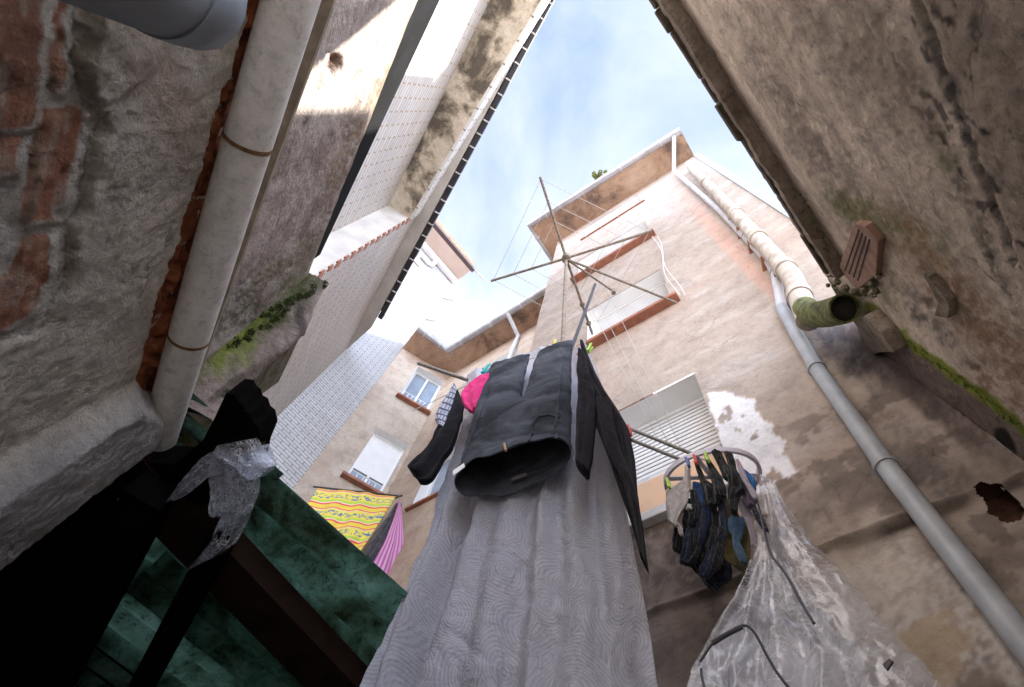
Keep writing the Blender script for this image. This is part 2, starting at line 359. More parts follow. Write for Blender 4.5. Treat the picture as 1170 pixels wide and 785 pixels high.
def frame(O, U, N):
    O, U, N = np.asarray(O, float), np.asarray(U, float), np.asarray(N, float)
    return lambda u, z, d=0.0: O+U*u+Z*z+N*d       # d is metres in front of the wall face
def window(parent, P, u0, u1, z0, z1, depth, kind, sill=0.06, sillmat=None, blind=0.8, over=0.07, part='window'):
    """opening with lining, a frame, and a roller blind / glass; sill projects in front"""
    t = 0.035; m = MB(); e = 0.003
    P_ = P
    for a, b, c, d in ((u0, u0+t, z0, z1), (u1-t, u1, z0, z1), (u0+t, u1-t, z1-t, z1), (u0+t, u1-t, z0, z0+t)):
        m.hexa([P_(a, c, -depth-.05), P_(b, c, -depth-.05), P_(b, c, -depth), P_(a, c, -depth), P_(a, d, -depth-.05), P_(b, d, -depth-.05), P_(b, d, -depth), P_(a, d, -depth)])
    w = m.build(part, M_white, parent)
    m = MB()                                      # lining of the opening (reveals), a few mm inside the hole
    m.add([P_(u0, z0, 0), P_(u0, z1, 0), P_(u0, z1, -depth-.06), P_(u0, z0, -depth-.06)], [(0, 1, 2, 3)])
    m.add([P_(u1, z0, 0), P_(u1, z1, 0), P_(u1, z1, -depth-.06), P_(u1, z0, -depth-.06)], [(0, 3, 2, 1)])
    m.add([P_(u0, z1, 0), P_(u1, z1, 0), P_(u1, z1, -depth-.06), P_(u0, z1, -depth-.06)], [(0, 1, 2, 3)])
    m.add([P_(u0, z0, 0), P_(u1, z0, 0), P_(u1, z0, -depth-.06), P_(u0, z0, -depth-.06)], [(0, 3, 2, 1)])
    m.build('reveal', M_white, w)
    m = MB(); m.box(P_(u0, z0, -depth-.30), P_(u1, z0, -depth-.30)-P_(u0, z0, -depth-.30), Z*(z1-z0), P_(u0, z0, -depth-.28)-P_(u0, z0, -depth-.30))
    m.build('dark_room', M_dark, w)
    zb = z1-(z1-z0)*blind
    if kind in ('blind', 'grey') and blind > 0:
        m = MB(); sl = 0.045; k = 0; z = z1-t
        while z > zb:
            m.hexa([P_(u0+t, z-sl+.003, -depth-.03), P_(u1-t, z-sl+.003, -depth-.03), P_(u1-t, z-sl+.003, -depth-.008), P_(u0+t, z-sl+.003, -depth-.008),
                    P_(u0+t, z, -depth-.03), P_(u1-t, z, -depth-.03), P_(u1-t, z-.004, -depth-.014), P_(u0+t, z-.004, -depth-.014)]); z -= sl
        m.build('roller_blind', M_shut, w)
    if kind == 'panel':
        m = MB(); m.hexa([P_(u0+t, zb, -depth-.03), P_(u1-t, zb, -depth-.03), P_(u1-t, zb, -depth-.012), P_(u0+t, zb, -depth-.012), P_(u0+t, z1-t, -depth-.03), P_(u1-t, z1-t, -depth-.03), P_(u1-t, z1-t, -depth-.012), P_(u0+t, z1-t, -depth-.012)]); m.build('roller_blind', M_shut, w)
    if kind == 'glass' or (blind < 0.95 and kind != 'grey'):
        m = MB(); m.box(P_(u0+t, z0+t, -depth-.04), P_(u1-t, z0, -depth-.04)-P_(u0+t, z0, -depth-.04), Z*((z1 if kind == 'glass' else zb)-z0-t-0.01), P_(0, 0, .006)-P_(0, 0, 0))
        m.build('pane', M_glass, w)
        m = MB(); zt = (z1-t if kind == 'glass' else zb-.01)
        um = (u0+u1)/2
        m.hexa([P_(um-.02, z0+t, -depth-.033), P_(um+.02, z0+t, -depth-.033), P_(um+.02, z0+t, -depth-.006), P_(um-.02, z0+t, -depth-.006),
                P_(um-.02, zt, -depth-.033), P_(um+.02, zt, -depth-.033), P_(um+.02, zt, -depth-.006), P_(um-.02, zt, -depth-.006)])
        m.build('mullion', M_white, w)
    if sill:
        m = MB(); a, b = u0-.06, u1+.06
        m.hexa([P_(a, z0-sill, -.02), P_(b, z0-sill, -.02), P_(b, z0-sill-.006, over), P_(a, z0-sill-.006, over), P_(a, z0-.002, -.02), P_(b, z0-.002, -.02), P_(b, z0-.012, over), P_(a, z0-.012, over)])
        m.build('sill', sillmat or M_terra, w, bevel=0.006)
    return w
def railing(parent, P, u0, u1, z0, h, d=-0.02):
    m = MB()
    m.tube([P(u0, z0+h, d), P(u1, z0+h, d)], .008, 6); m.tube([P(u0, z0+h*.15, d), P(u1, z0+h*.15, d)], .006, 6)
    n = max(3, int((u1-u0)/.09))
    for i in range(n+1):
        u = lerp(u0, u1, i/n); m.tube([P(u, z0, d), P(u, z0+h, d)], .006, 6)
    return m.build('window_railing', M_white, parent)
def gutter(parent, pts, r=0.075, mat=None, seg=0.9, name='gutter'):
    """round-bottomed gutter with a bead and joint straps"""
    g = MB(); g.tube(pts, r, 14, True)
    o = g.build(name, mat or M_zinc, parent, smooth=True)
    for p, q in zip(pts[:-1], pts[1:]):
        p, q = np.asarray(p), np.asarray(q); L_ = np.linalg.norm(q-p); n = max(1, int(L_/seg)); d = (q-p)/L_
        for i in range(n+1):
            c = p+d*(L_*(i+.5)/(n+1)); s = MB(); s.tube([c-d*.015, c+d*.015], r*1.10, 14, True); s.build('gutter_strap', M_pvcL, o, smooth=True)
    return o
def downpipe(parent, pts, r, mat, joints=(), jr=1.18, jm=None, name='downpipe', n=16):
    pts = [np.asarray(p, float) for p in pts]
    o = MB().tube(pts, r, n).build(name, mat, parent, smooth=True)
    for (c, d) in joints:
        d = _n(d); MB().tube([np.asarray(c)-d*r*.35, np.asarray(c)+d*r*.35], r*jr, n).build('pipe_collar', jm or mat, o, smooth=True)
    return o

# ---------------- pale pink apartment building at the end of the courtyard
YT = 1.9; ZT = 12.3; ZB = 11.2; YB = 2.95; AF = 6.15
blg = thing('apartment_building', 'pale pink rendered apartment building with a projecting tower, roof gutter and terracotta sills', 'building', (-2, 3, -1.5))
w3 = (-1.30, -.30, 2.54, 3.81); w2 = (-1.20, -.235, 5.34, 6.52); w1 = (-1.38, -.16, 8.15, 9.34); w0 = (-1.30, -.065, 10.9, 11.87)
def xr(z): return 1.0+.026*(z-3)
def tower_fn(U, V):
    x = np.where(U < .8, U, .8+(U-.8)*(np.clip(xr(V), .85, 1.4)-.8)/.2)
    px_ = fbm(x*6, V*6, 0, 4, 3)*.006*(V < 4)+fbm(x*1.2, V*1.2, 0, 3, 4)*.015
    led = np.exp(-((V-1.93-.03*(fbm(x*5, 0, 0, 3, 9)-.5))/.018)**2)*.022*(x > -1)*sstep(0.35, .6, fbm(x*4+3, 1, 0, 3, 2)+.15)
    pt = sstep(1.93, 1.90, V+.03*(fbm(x*9, 3, 0, 3, 9)-.5))*.012
    return np.stack([x, YT-px_-led+pt, V], 1)
PATCH = [(806, 450), (828, 447), (850, 453), (865, 457), (862, 470), (872, 478), (887, 481), (884, 494), (896, 503), (893, 517), (904, 531), (919, 546), (903, 556), (884, 567), (870, 562), (858, 566), (848, 556), (838, 548), (829, 522), (822, 500), (814, 478)]
def tower_col(P, U, V):
    px, py = proj(P)
    c = np.tile(np.array([[.45, .375, .32]]), (len(P), 1))
    z = P[:, 2]; x = P[:, 0]
    pxn = px+(fbm(x*8, z*8, 0, 4, 7)-.5)*30; pyn = py+(fbm(x*8, z*8, 5, 4, 8)-.5)*30
    # old ochre / bare patches and limewash brush marks higher up
    m = sstep(.52, .68, fbm(x*1.4, z*1.1, 0, 5, 11)); c = mixcol(c, m*.5, (.44, .34, .28))
    m = sstep(.55, .7, fbm(x*2.2+5, z*5, 0, 4, 12)); c = mixcol(c, m*.45, (.56, .50, .46))
    m = np.exp(-((z-ZT)/.5)**2); c = mixcol(c, m*.35*sstep(.3, .7, fbm(x*3, z*2, 0, 4, 13)), (.50, .36, .28))
    # rusty wash below the sills and pinkish band behind the pipes
    for (a, b, z0, z1) in (w3, w2, w1):
        m = sstep(z0-.42, z0-.06, z)*(z < z0)*sstep(a-.2, a, x)*sstep(b+.25, b, x)*sstep(.35, .6, fbm(x*6, z*2, 0, 4, 14)); c = mixcol(c, m*.55, (.45, .30, .23))
    m = blob(px, py, 838, 285, 90, 9, 47, .5, .3, 15); c = mixcol(c, m*.7, (.60, .37, .29))
    # lower wall: worn grey-brown render, base also darkened to stand in for shade
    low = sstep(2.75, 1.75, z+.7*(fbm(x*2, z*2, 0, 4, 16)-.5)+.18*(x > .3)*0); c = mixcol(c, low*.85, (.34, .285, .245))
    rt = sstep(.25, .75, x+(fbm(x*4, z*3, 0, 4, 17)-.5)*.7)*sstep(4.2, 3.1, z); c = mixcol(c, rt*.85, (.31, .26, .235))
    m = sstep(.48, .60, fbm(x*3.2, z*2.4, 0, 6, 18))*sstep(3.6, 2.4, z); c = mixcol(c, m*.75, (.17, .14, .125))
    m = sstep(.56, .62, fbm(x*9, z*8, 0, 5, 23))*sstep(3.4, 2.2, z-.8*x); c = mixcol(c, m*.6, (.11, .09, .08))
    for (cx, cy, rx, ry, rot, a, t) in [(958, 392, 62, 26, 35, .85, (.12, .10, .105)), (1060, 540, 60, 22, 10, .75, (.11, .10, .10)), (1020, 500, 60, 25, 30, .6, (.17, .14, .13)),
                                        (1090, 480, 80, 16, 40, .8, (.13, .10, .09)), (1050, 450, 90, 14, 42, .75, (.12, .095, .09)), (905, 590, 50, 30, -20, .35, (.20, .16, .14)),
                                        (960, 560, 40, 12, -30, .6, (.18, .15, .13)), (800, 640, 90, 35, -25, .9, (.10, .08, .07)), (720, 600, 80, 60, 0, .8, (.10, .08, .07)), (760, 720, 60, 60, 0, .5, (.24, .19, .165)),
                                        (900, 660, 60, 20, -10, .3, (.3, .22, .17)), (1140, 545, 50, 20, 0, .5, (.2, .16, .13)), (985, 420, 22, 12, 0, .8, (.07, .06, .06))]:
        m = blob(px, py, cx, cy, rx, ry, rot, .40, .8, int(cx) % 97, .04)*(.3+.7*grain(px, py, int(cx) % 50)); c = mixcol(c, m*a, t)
    m = blob(px, py, 1085, 715, 130, 60, 25, .25, .9, 33, .03)*grain(px, py, 3); c = mixcol(c, m*.9, (.58, .545, .52))
    m = blob(px, py, 1072, 735, 50, 32, -20, .12, .9, 34, .06); c = mixcol(c, m*.85, (.42, .335, .24))
    m = blob(px, py, 1000, 650, 60, 50, 30, .4, .7, 35, .03); c = mixcol(c, m*.5, (.60, .53, .47))
    m = blob(px, py, 985, 720, 60, 25, 40, .3, .7, 36, .03); c = mixcol(c, m*.5, (.66, .62, .58))
    # missing render at the courses of the ledge
    m = np.exp(-((z-1.90)/.022)**2)*sstep(.35, .6, fbm(x*5, 2, 0, 3, 19)); c = mixcol(c, m*.95, (.06, .045, .035))
    m, sd_ = poly_mask(pxn*.35+px*.65, pyn*.35+py*.65, PATCH, 1.2)
    hole = sstep(.60, .63, fbm(px*.06, py*.06, 0, 5, 21)); c = mixcol(c, m*(1-hole), (.88, .88, .92)); c = mixcol(c, np.exp(-((sd_+1.5)/1.6)**2)*.5, (.45, .34, .27))
    m2 = np.exp(-(sd_/2.0)**2)*.0; c = mixcol(c, m2, (.4, .3, .2))
    m = blob(px, py, 735, 378, 1, 1, 0); 
    return np.clip(c, .02, 1)
HOLE = (.40, .78, 1.60, 2.0)    # broken-out hole low on the right
exU = [v for w in (w3, w2, w1, w0) for v in w[:2]]+[]; exV = [v for w in (w3, w2, w1, w0) for v in w[2:]]
us = np.unique(np.concatenate([lines(-1.98, .46, .016, exU), lines(.46, .70, .005), lines(.70, 1.0, .016)])); vlow = lines(-1.5, .5, .12); vmid = np.unique(np.concatenate([lines(.5, 1.68, .014), lines(1.68, 1.96, .005), lines(1.96, 4.4, .014, exV)])); vtop = lines(4.4, ZT, .05, exV)
def hole_keep(u, v):
    px, py = proj(np.stack([u, YT+0*u, v], 1)); n_ = 9*(fbm(u*30, v*30, 0, 3, 5)-.5)
    return ~((poly_mask(px+n_, py-n_, [(1112, 562), (1122, 553), (1138, 555), (1152, 563), (1164, 574), (1170, 586), (1166, 594), (1150, 599), (1140, 592), (1128, 580)], .5)[1] > 0) & (u > .3) & (v < 2.1))
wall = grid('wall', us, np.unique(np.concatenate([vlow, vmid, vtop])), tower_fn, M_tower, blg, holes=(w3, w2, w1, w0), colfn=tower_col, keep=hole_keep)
tag(wall, 'pink tower wall with peeling white paint and soot')
PT = frame((0, YT, 0), XX, -YY)
window(blg, PT, *w3, .19, 'grey', sill=.07, sillmat=M_offw, blind=.46, over=.06, part='window')
window(blg, PT, *w2, .15, 'grey', sill=.07, blind=1.0, over=.10)
window(blg, PT, *w1, .13, 'blind', sill=.08, blind=.9, over=.11)
window(blg, PT, *w0, .16, 'blind', sill=.05, sillmat=M_terra, blind=.55, over=.04)
# peach board screwed inside the lowest window, its timber casing
m = MB(); m.box(PT(-.925, 2.60, -.175), XX*.60, Z*.52, YY*.015); bo = m.build('window_board', M_peach, blg); 
m = MB()
m.box(PT(-.335, 2.56, -.185), XX*.033, Z*.62, YY*.03); m.box(PT(-.92, 3.12, -.185), XX*.58, Z*.05, YY*.03); m.box(PT(-.66, 2.60, -.190), XX*.012, Z*.51, YY*.012); m.box(PT(-1.02, 2.56, -.185), XX*.10, Z*.58, YY*.04)
m.build('window_casing', M_offw, blg)
# hole with a broken brick inside
m = MB(); h = HOLE
m.add([PT(h[0], h[2]), PT(h[1], h[2]), PT(h[1], h[3]), PT(h[0], h[3]), PT(h[0], h[2], -.12), PT(h[1], h[2], -.12), PT(h[1], h[3], -.12), PT(h[0], h[3], -.12)], [(0, 4, 5, 1), (1, 5, 6, 2), (2, 6, 7, 3), (3, 7, 4, 0), (4, 7, 6, 5)])
m.build('broken_hole', mat_simple('raw brick inside', (.16, .06, .035), .95, c2=(.04, .025, .02), scale=25, bs=1), blg)
# tower side wall and back wing
m = MB(); m.add([(-1.98, YT, -1.5), (-1.98, YB, -1.5), (-1.98, YB, ZT), (-1.98, YT, ZT)], [(0, 1, 2, 3)])
def pc(base, seed, dark=(.40, .31, .25)):
    def fn(P, U, V):
        c = np.tile(np.array([base]), (len(P), 1)); m1 = sstep(.48, .66, fbm(U*1.3, V*1.0, 0, 5, seed)); c = mixcol(c, m1*.55, dark)
        m2 = sstep(.55, .7, fbm(U*3, V*6, 0, 4, seed+1)); c = mixcol(c, m2*.4, (.56, .50, .45)); 
        m3 = np.exp(-((V-ZB)/.35)**2); return mixcol(c, m3*.4, (.45, .30, .22))
    return fn
grid('side_wall', lines(YT, YB, .1), lines(-1.5, ZT, .1), lambda U, V: np.stack([-1.98+0*U, U, V], 1), M_tower, blg, colfn=pc((.51, .42, .36), 50))
bw1 = (-4.35, -3.45, 9.40, 10.42); pwx = float(aty(465, 590, YB)[0]); bw2 = (pwx, pwx+1.0, 6.15, 7.45)
PB = frame((0, YB, 0), XX, -YY)
grid('back_wall', lines(-5.41, -1.98, .08, bw1[:2]+bw2[:2]), lines(-1.5, ZB, .08, bw1[2:]+bw2[2:]), lambda U, V: np.stack([U, YB+0*U, V], 1), M_tower, blg, holes=(bw1, bw2), colfn=pc((.51, .40, .31), 60, (.42, .30, .22)))
window(blg, PB, *bw1, .12, 'blind', blind=.6, over=.06); window(blg, PB, *bw2, .15, 'glass', sill=.05, over=.05)
# window facade facing the camera side, perpendicular to the long tiled house
fU = (-.26, .36); fw1 = (*fU, 9.47, 10.85); fw2 = (-.275, .335, 6.86, 8.30)
PF = frame(AF*A, B, -A)
grid('end_wall', lines(-1.4, .41, .07, fw1[:2]+fw2[:2]), lines(-1.5, ZB, .08, fw1[2:]+fw2[2:]), lambda U, V: (AF*A)[None, :]+U[:, None]*B+V[:, None]*Z, M_tower, blg, holes=(fw1, fw2), colfn=pc((.49, .42, .35), 70))
window(blg, PF, *fw1, .14, 'glass', blind=.0, over=.10); railing(blg, PF, fw1[0]+.04, fw1[1]-.04, fw1[2], .30)
window(blg, PF, *fw2, .14, 'panel', blind=.70, over=.10); railing(blg, PF, fw2[0]+.04, fw2[1]-.04, fw2[2], .22)
# roofs: soffits, tiled slopes behind (an unseen added block throws the shade on the white house)
def soffit(name, pts, z, mat=M_soffit, th=.10, parent=blg):
    m = MB(); m.prism([np.array((p[0], p[1], z)) for p in pts][::-1], Z*th); return m.build(name, mat, parent)
eTL = atz(604, 258, ZT); eTR = atz(778, 149, ZT); eTR2 = atz(791, 174, ZT)
soffit('soffit', [eTL, eTR, (eTR2[0], YT+.02), (-1.98, YT+.02), (-1.98, 3.2), (-2.29, 3.2)], ZT)
eF0 = atz(477, 375, ZB); eFC = atz(511, 401, ZB); eB1 = np.array((-1.98, 2.42, ZB))
c_in = np.array((-5.41, YB)); f_in = AF*A-.78*B
soffit('soffit', [eF0, eFC, eB1, (-1.98, YB+.02), c_in+np.array((0, .02)), f_in], ZB-.0)
gz = np.array((0, 0, .03))
gutter(blg, [eTR+gz, eTL+gz, np.array((-2.29, 3.2, ZT))+gz], .075)
gutter(blg, [eF0+gz, eFC+gz, eB1+gz], .085)
roofm = mat_simple('roof tile', (.30, .15, .10), .85, var=.4)
m = MB(); m.prism([(-2.25, eTL[1]+.08, ZT+.105), (-2.25, 5.4, ZT+.105), (-2.25, 4.6, ZT+2.3)], XX*3.45); m.build('roof', roofm, blg)
m = MB(); m.box((-5.9, 3.1, ZB+.12), XX*3.9, YY*3, Z*.9); m.build('roof', roofm, blg)
m = MB(); m.box((.55, 1.98, ZT+.4), XX*.66, YY*.7, Z*1.9); m.build('shadow_stack', M_pinkr, blg)  # unseen stack added so the tower's shadow edge reaches higher
m = MB(); m.box((-4.5, 8.0, -1.5), XX*10.2, YY*6, Z*20.4); m.build('shadow_block', M_pinkr, blg)  # unseen block added to cast the shade on the white house
# upright edge flashing on the right corner of the tower and the flank wall behind it
m = MB(); zz = [4.4, 6.0, 8.0, 10.0, ZT-.02]
for z0, z1 in zip(zz[:-1], zz[1:]):
    m.hexa([(xr(z0)-.03, YT-.03, z0+.012), (xr(z0)+.07, YT-.03, z0+.012), (xr(z0)+.07, YT+.05, z0+.012), (xr(z0)-.03, YT+.05, z0+.012),
            (xr(z1)-.03, YT-.03, z1), (xr(z1)+.07, YT-.03, z1), (xr(z1)+.07, YT+.05, z1), (xr(z1)-.03, YT+.05, z1)])
m.build('edge_flashing', mat_simple('blue grey flashing', (.52, .57, .63), .4, metal=.3, var=.15), blg)
m = MB(); m.hexa([(xr(-1.5)-.06, YT+.06, -1.5), (xr(-1.5), YT+.06, -1.5), (xr(-1.5), 5.4, -1.5), (xr(-1.5)-.06, 5.4, -1.5), (xr(ZT)-.06, YT+.06, ZT), (xr(ZT), YT+.06, ZT), (xr(ZT), 5.4, ZT), (xr(ZT)-.06, 5.4, ZT)])
m.build('flank_wall', M_pinkr, blg)

m = MB(); m.box((1.0, YT+.08, -1.5), XX*.36, YY*2, Z*6.72); m.build('flank_shade_box', M_pinkr, blg)  # unseen box added to move the tower's shadow edge on the concrete

# zinc downpipe on the tower
def q(px, py, off=.06): return aty(px, py, YT-off)
dp = [eTR+np.array((-.16, .02, 0)), aty(770, 195, YT-.10), q(824, 242), q(878, 298), q(886, 312), q(893, 352), q(933, 421), q(1012, 532, .075), q(1172, 737, .08)]
last = dp[-1]; dp.append(last+(last-dp[-2])*np.array((0, 0, 2.5)))
jn = [(dp[1]*.5+dp[2]*.5, dp[2]-dp[1]), (dp[2]*.4+dp[3]*.6, dp[3]-dp[2]), (dp[4], dp[4]-dp[3]), (dp[6], dp[7]-dp[6]), (dp[7], dp[8]-dp[7])]
o = downpipe(blg, dp[:6], .037, M_pvcL, jn[:3], jm=M_zinc)
o = downpipe(blg, dp[5:], .041, M_pvcM, jn[3:], jm=mat_simple('pipe collar', (.40, .42, .44), .4, var=.2), n=24)
# clay soil pipe ending in an open mossy elbow
sp = [aty(787, 188, YT-.10), aty(833, 236, YT-.15), aty(896, 306, YT-.15), aty(906, 318, YT-.15), aty(924, 366, YT-.17)]
jn = []
for t, (i) in ((.55, 0), (.18, 1), (.62, 1), (.1, 2)): jn.append((lerp(sp[i], sp[i+1], t), sp[i+1]-sp[i]))
jn.append((lerp(sp[3], sp[4], .45), sp[4]-sp[3])); 
o = downpipe(blg, sp, [.064, .066, .068, .070, .072], M_clay, [], name='soil_pipe', n=20)
for c, d in jn: d = _n(d); MB().tube([c-d*.04, c+d*.04], .080, 20).build('pipe_collar', M_clay, o, smooth=True)
mp_ = mat_simple('mossy pipe', (.19, .20, .055), .95, c2=(.04, .045, .02), scale=22, bs=.6)
_e0, _e1, _e2 = aty(920, 352, YT-.17), aty(926, 366, YT-.20), aty(966, 352, YT-.46)
el = [(1-t)**2*_e0+2*t*(1-t)*_e1+t*t*_e2 for t in np.linspace(0, 1, 9)]
MB().pipe(el, .074, .010, 24).build('elbow', mp_, o, smooth=True)
MB().tube([el[-1]-_n(el[-1]-el[-2])*.05, el[-1]-_n(el[-1]-el[-2])*.045], .062, 20).build('pipe_inside', M_dark, o)
for t in (.12, .32, .55, .78, .97):
    c = lerp(sp[1], sp[2], t); m = MB(); m.tube([c+np.array((-.06, .03, 0)), c+np.array((-.10, .15, -.02))], .018, 8); m.build('pipe_bracket', M_terra, blg)
# thin downpipe on the back wing
bp = [atz(580, 358, ZB-.02), aty(592, 384, YB-.06), aty(589, 391, YB-.06), aty(574, 430, YB-.06)]; bp.append(bp[-1]+np.array((0, 0, -9)))
downpipe(blg, bp, .045, M_pvcL, [(bp[2], bp[3]-bp[2])])
# vent stub at the wall beside the soffit
# ---------------- white tiled house
NW = 6.07
wh = thing('white_tiled_house', 'tall white glazed tile house with beige soffit and dark brown gutter behind the cream one', 'building', (-7, 0, -1.5))
def wfr(w, z, d=0): return (NW-d)*WN+w*WD+z*Z
m = MB(); w0_, w1_ = -6.0, 1.262; ztw = 16.35
m.add([wfr(w0_, -1.5), wfr(w1_, -1.5), wfr(w1_, ztw), wfr(w0_, ztw), wfr(w0_, -1.5, -5), wfr(w1_, -1.5, -5), wfr(w1_, ztw, -5), wfr(w0_, ztw, -5)],
      [(0, 1, 2, 3), (1, 5, 6, 2), (4, 7, 6, 5), (0, 3, 7, 4)])
m.build('wall', M_wtile, wh, uvfn=lambda p: (float(np.dot(p, WD)-np.dot(p, WN)+20), float(p[2]+3)))
m = MB(); m.box(wfr(w0_, ztw, .62), WD*(w1_-w0_+.02), WN*2.0, Z*.14); m.build('soffit', M_pinkr, wh)
m = MB(); m.box(wfr(w0_, ztw-.22, .16), WD*(w1_-w0_+.01), WN*.157, Z*.217); m.build('cornice', M_white, wh, bevel=.03)
m = MB(); m.box(wfr(w0_, ztw+.02, .74), WD*(w1_-w0_+.1), WN*.117, Z*.16); m.build('gutter', M_brown, wh)
m = MB(); m.box(wfr(w0_, ztw+.145, .6), WD*(w1_-w0_), WN*4, Z*.8); m.build('roof', roofm, wh)
for w_, z_, l_ in ((1.30, 15.0, .22), (1.27, 13.2, .2), (1.27, 12.0, .16)):
    MB().tube([wfr(w_-.05, z_, -.1), wfr(w_+l_, z_+.02, .12)], .035, 8).build('wall_stub', M_zinc, wh)
MB().tube([wfr(w1_-.05, ztw+.1, .7), wfr(w1_+.55, ztw+.1, .75)], .035, 8).build('gutter_spout', M_zinc, wh)
vp = [wfr(.05, 15.6, .06), wfr(.30, 15.6, .06), wfr(.42, 15.75, .06), wfr(.42, ztw-.05, .06)]
MB().tube(vp, .06, 10).build('vent_pipe', M_white, wh, smooth=True)
m = MB(); m.box(wfr(-.12, 15.0, .05), WD*.35, WN*.047, Z*.30); m.build('vent_cover', M_offw, wh)
# ---------------- cream tiled house with the loggia (left)
th_ = thing('cream_tiled_house', 'cream brick-tiled house with a long loggia and dark bracketed gutter on the left', 'building', (-3, -2, -1.5))
DB = 1.57; ZE = 9.70
def lf(a, z, b): return a*A-b*B+z*Z
a_j = 2.90
s_in0, s_in1 = atz(570, 17, 9.10), atz(440, 237, 9.02); 
def ab(p): return float(np.dot(p, A)), float(np.dot(p, B))
# end wall segment (beyond the loggia)
m = MB(); m.hexa([lf(a_j, -1.5, DB), lf(5.93, -1.5, DB), lf(5.93, -1.5, DB+4), lf(a_j, -1.5, DB+4), lf(a_j, ZE-.12, DB), lf(5.93, ZE-.12, DB), lf(5.93, ZE-.12, DB+4), lf(a_j, ZE-.12, DB+4)])
m.build('wall', M_btile, th_, uvfn=lambda p: (float(np.dot(p, A)+20), float(p[2]+3)))
BI = 1.97   # loggia back wall
zf = 4.6    # loggia floor
m = MB(); m.add([lf(-2.2, zf, BI), lf(a_j, zf, BI), lf(a_j, 9.2, BI), lf(-2.2, 9.2, BI)], [(0, 1, 2, 3)])
m.build('loggia_wall', M_btileR, th_, uvfn=lambda p: (float(np.dot(p, A)+20), float(p[2]+3)))
m = MB(); m.box(lf(-2.2, -1.5, DB), A*(a_j+2.2-.003), -B*.5, Z*(zf+1.5)); m.build('parapet', M_grey, th_)
m = MB(); m.add([lf(a_j-.004, zf, DB-.0), lf(a_j-.004, 9.3, DB-.0), lf(a_j-.004, 9.3, BI), lf(a_j-.004, zf, BI)], [(0, 1, 2, 3)]); m.build('jamb', M_grey, th_)
z = zf
while z < 9.25:
    m = MB(); m.box(lf(a_j-.03, z, DB+.012), A*(.10 if int(z*100) % 2 else .07), B*.018, Z*.11); m.build('corner_tile', M_redtile, th_); z += .23
# loggia ceiling, slightly skewed to the back wall as in the place
o0 = atz(618, 0, 9.10); o1 = atz(470, 252, 9.30)
dirv = (o1-o0); o0e = o0-dirv*.40
def bl(p): return -ab(p)[1]
m = MB(); pa, pb = ab(o0e)[0], ab(o1)[0]
m.hexa([lf(-2.2, 9.10, bl(o0e)), lf(a_j, 9.14, bl(o1)+.02), lf(a_j, 9.14, BI+.1), lf(-2.2, 9.10, BI+.1), lf(-2.2, 9.22, bl(o0e)), lf(a_j, 9.25, bl(o1)+.02), lf(a_j, 9.25, BI+.1), lf(-2.2, 9.22, BI+.1)])
m.build('loggia_ceiling', M_mould, th_)
m = MB(); b0 = bl(o0e)-.03; b1 = bl(o1)
m.hexa([lf(-2.2, 9.105, b0-.02), lf(a_j-.0, 9.145, b1-.02), lf(a_j, 9.145, b1+.03), lf(-2.2, 9.105, b0+.03), lf(-2.2, ZE-.12, b0-.02), lf(a_j, ZE-.12, b1-.02), lf(a_j, ZE-.12, b1+.03), lf(-2.2, ZE-.12, b0+.03)])
m.build('lintel', mat_tiles('white lintel tile', (.78, .77, .76), (.74, .73, .72), (.30, .25, .22), .36, .115, .012, rough=.45, bs=.8, grime=.1), th_, uvfn=lambda p: (float(np.dot(p, A)+20), float(p[2]+3.02)))
m = MB(); m.hexa([lf(-2.2, ZE-.12, 1.36), lf(5.25, ZE-.12, 1.36), lf(5.93, ZE-.12, DB), lf(-2.2, ZE-.12, DB+.3), lf(-2.2, ZE-.02, 1.36), lf(5.25, ZE-.02, 1.36), lf(5.93, ZE-.02, DB), lf(-2.2, ZE-.02, DB+.3)])
m.build('soffit', M_grey, th_)
m = MB(); m.box(lf(-2.2, ZE-.09, 1.345), A*7.2, B*.085, Z*.11); gt = m.build('gutter', M_black, th_, bevel=.01)
a_ = -2.1
while a_ < 4.8:
    s_ = MB(); s_.box(lf(a_, ZE-.105, 1.345), A*.022, B*.09, Z*.012); s_.box(lf(a_, ZE-.105, 1.262), A*.022, B*.008, Z*.07); s_.build('gutter_bracket', M_offw, gt); a_ += .235+rng.uniform(-.03, .03)
m = MB(); m.box(lf(-2.2, ZE+.03, 1.3), A*7.1, -B*4, Z*.25); m.build('roof', roofm, th_)

# ---------------- rendered garden wall close on the right
NR = .515; WC = 1.945
rw = thing('garden_wall', 'grimy beige rendered wall with moss, soot and a ragged coping close on the right', 'wall', (.6, 0, -1.5))
def rfr(w, z, n=NR): return n*RN+w*RD+z*Z
def rw_disp(w, z):
    return .012*(fbm(w*3, z*3, 0, 4, 41)-.5)+.008*(fbm(w*14, z*14, 0, 4, 42)-.5)+.006*(fbm(w*42, z*42, 0, 2, 47)-.5)
CRK = [(1036, -20), (1050, 0), (1062, 40), (1076, 78), (1092, 118), (1102, 150), (1118, 190), (1133, 232), (1150, 270), (1158, 300)]
def polyd(px, py, pts):
    d = np.full(px.shape, 1e9)
    for (x0, y0), (x1, y1) in zip(pts[:-1], pts[1:]):
        ex, ey = x1-x0, y1-y0; t = np.clip(((px-x0)*ex+(py-y0)*ey)/(ex*ex+ey*ey), 0, 1)
        d = np.minimum(d, np.hypot(px-x0-t*ex, py-y0-t*ey))
    return d
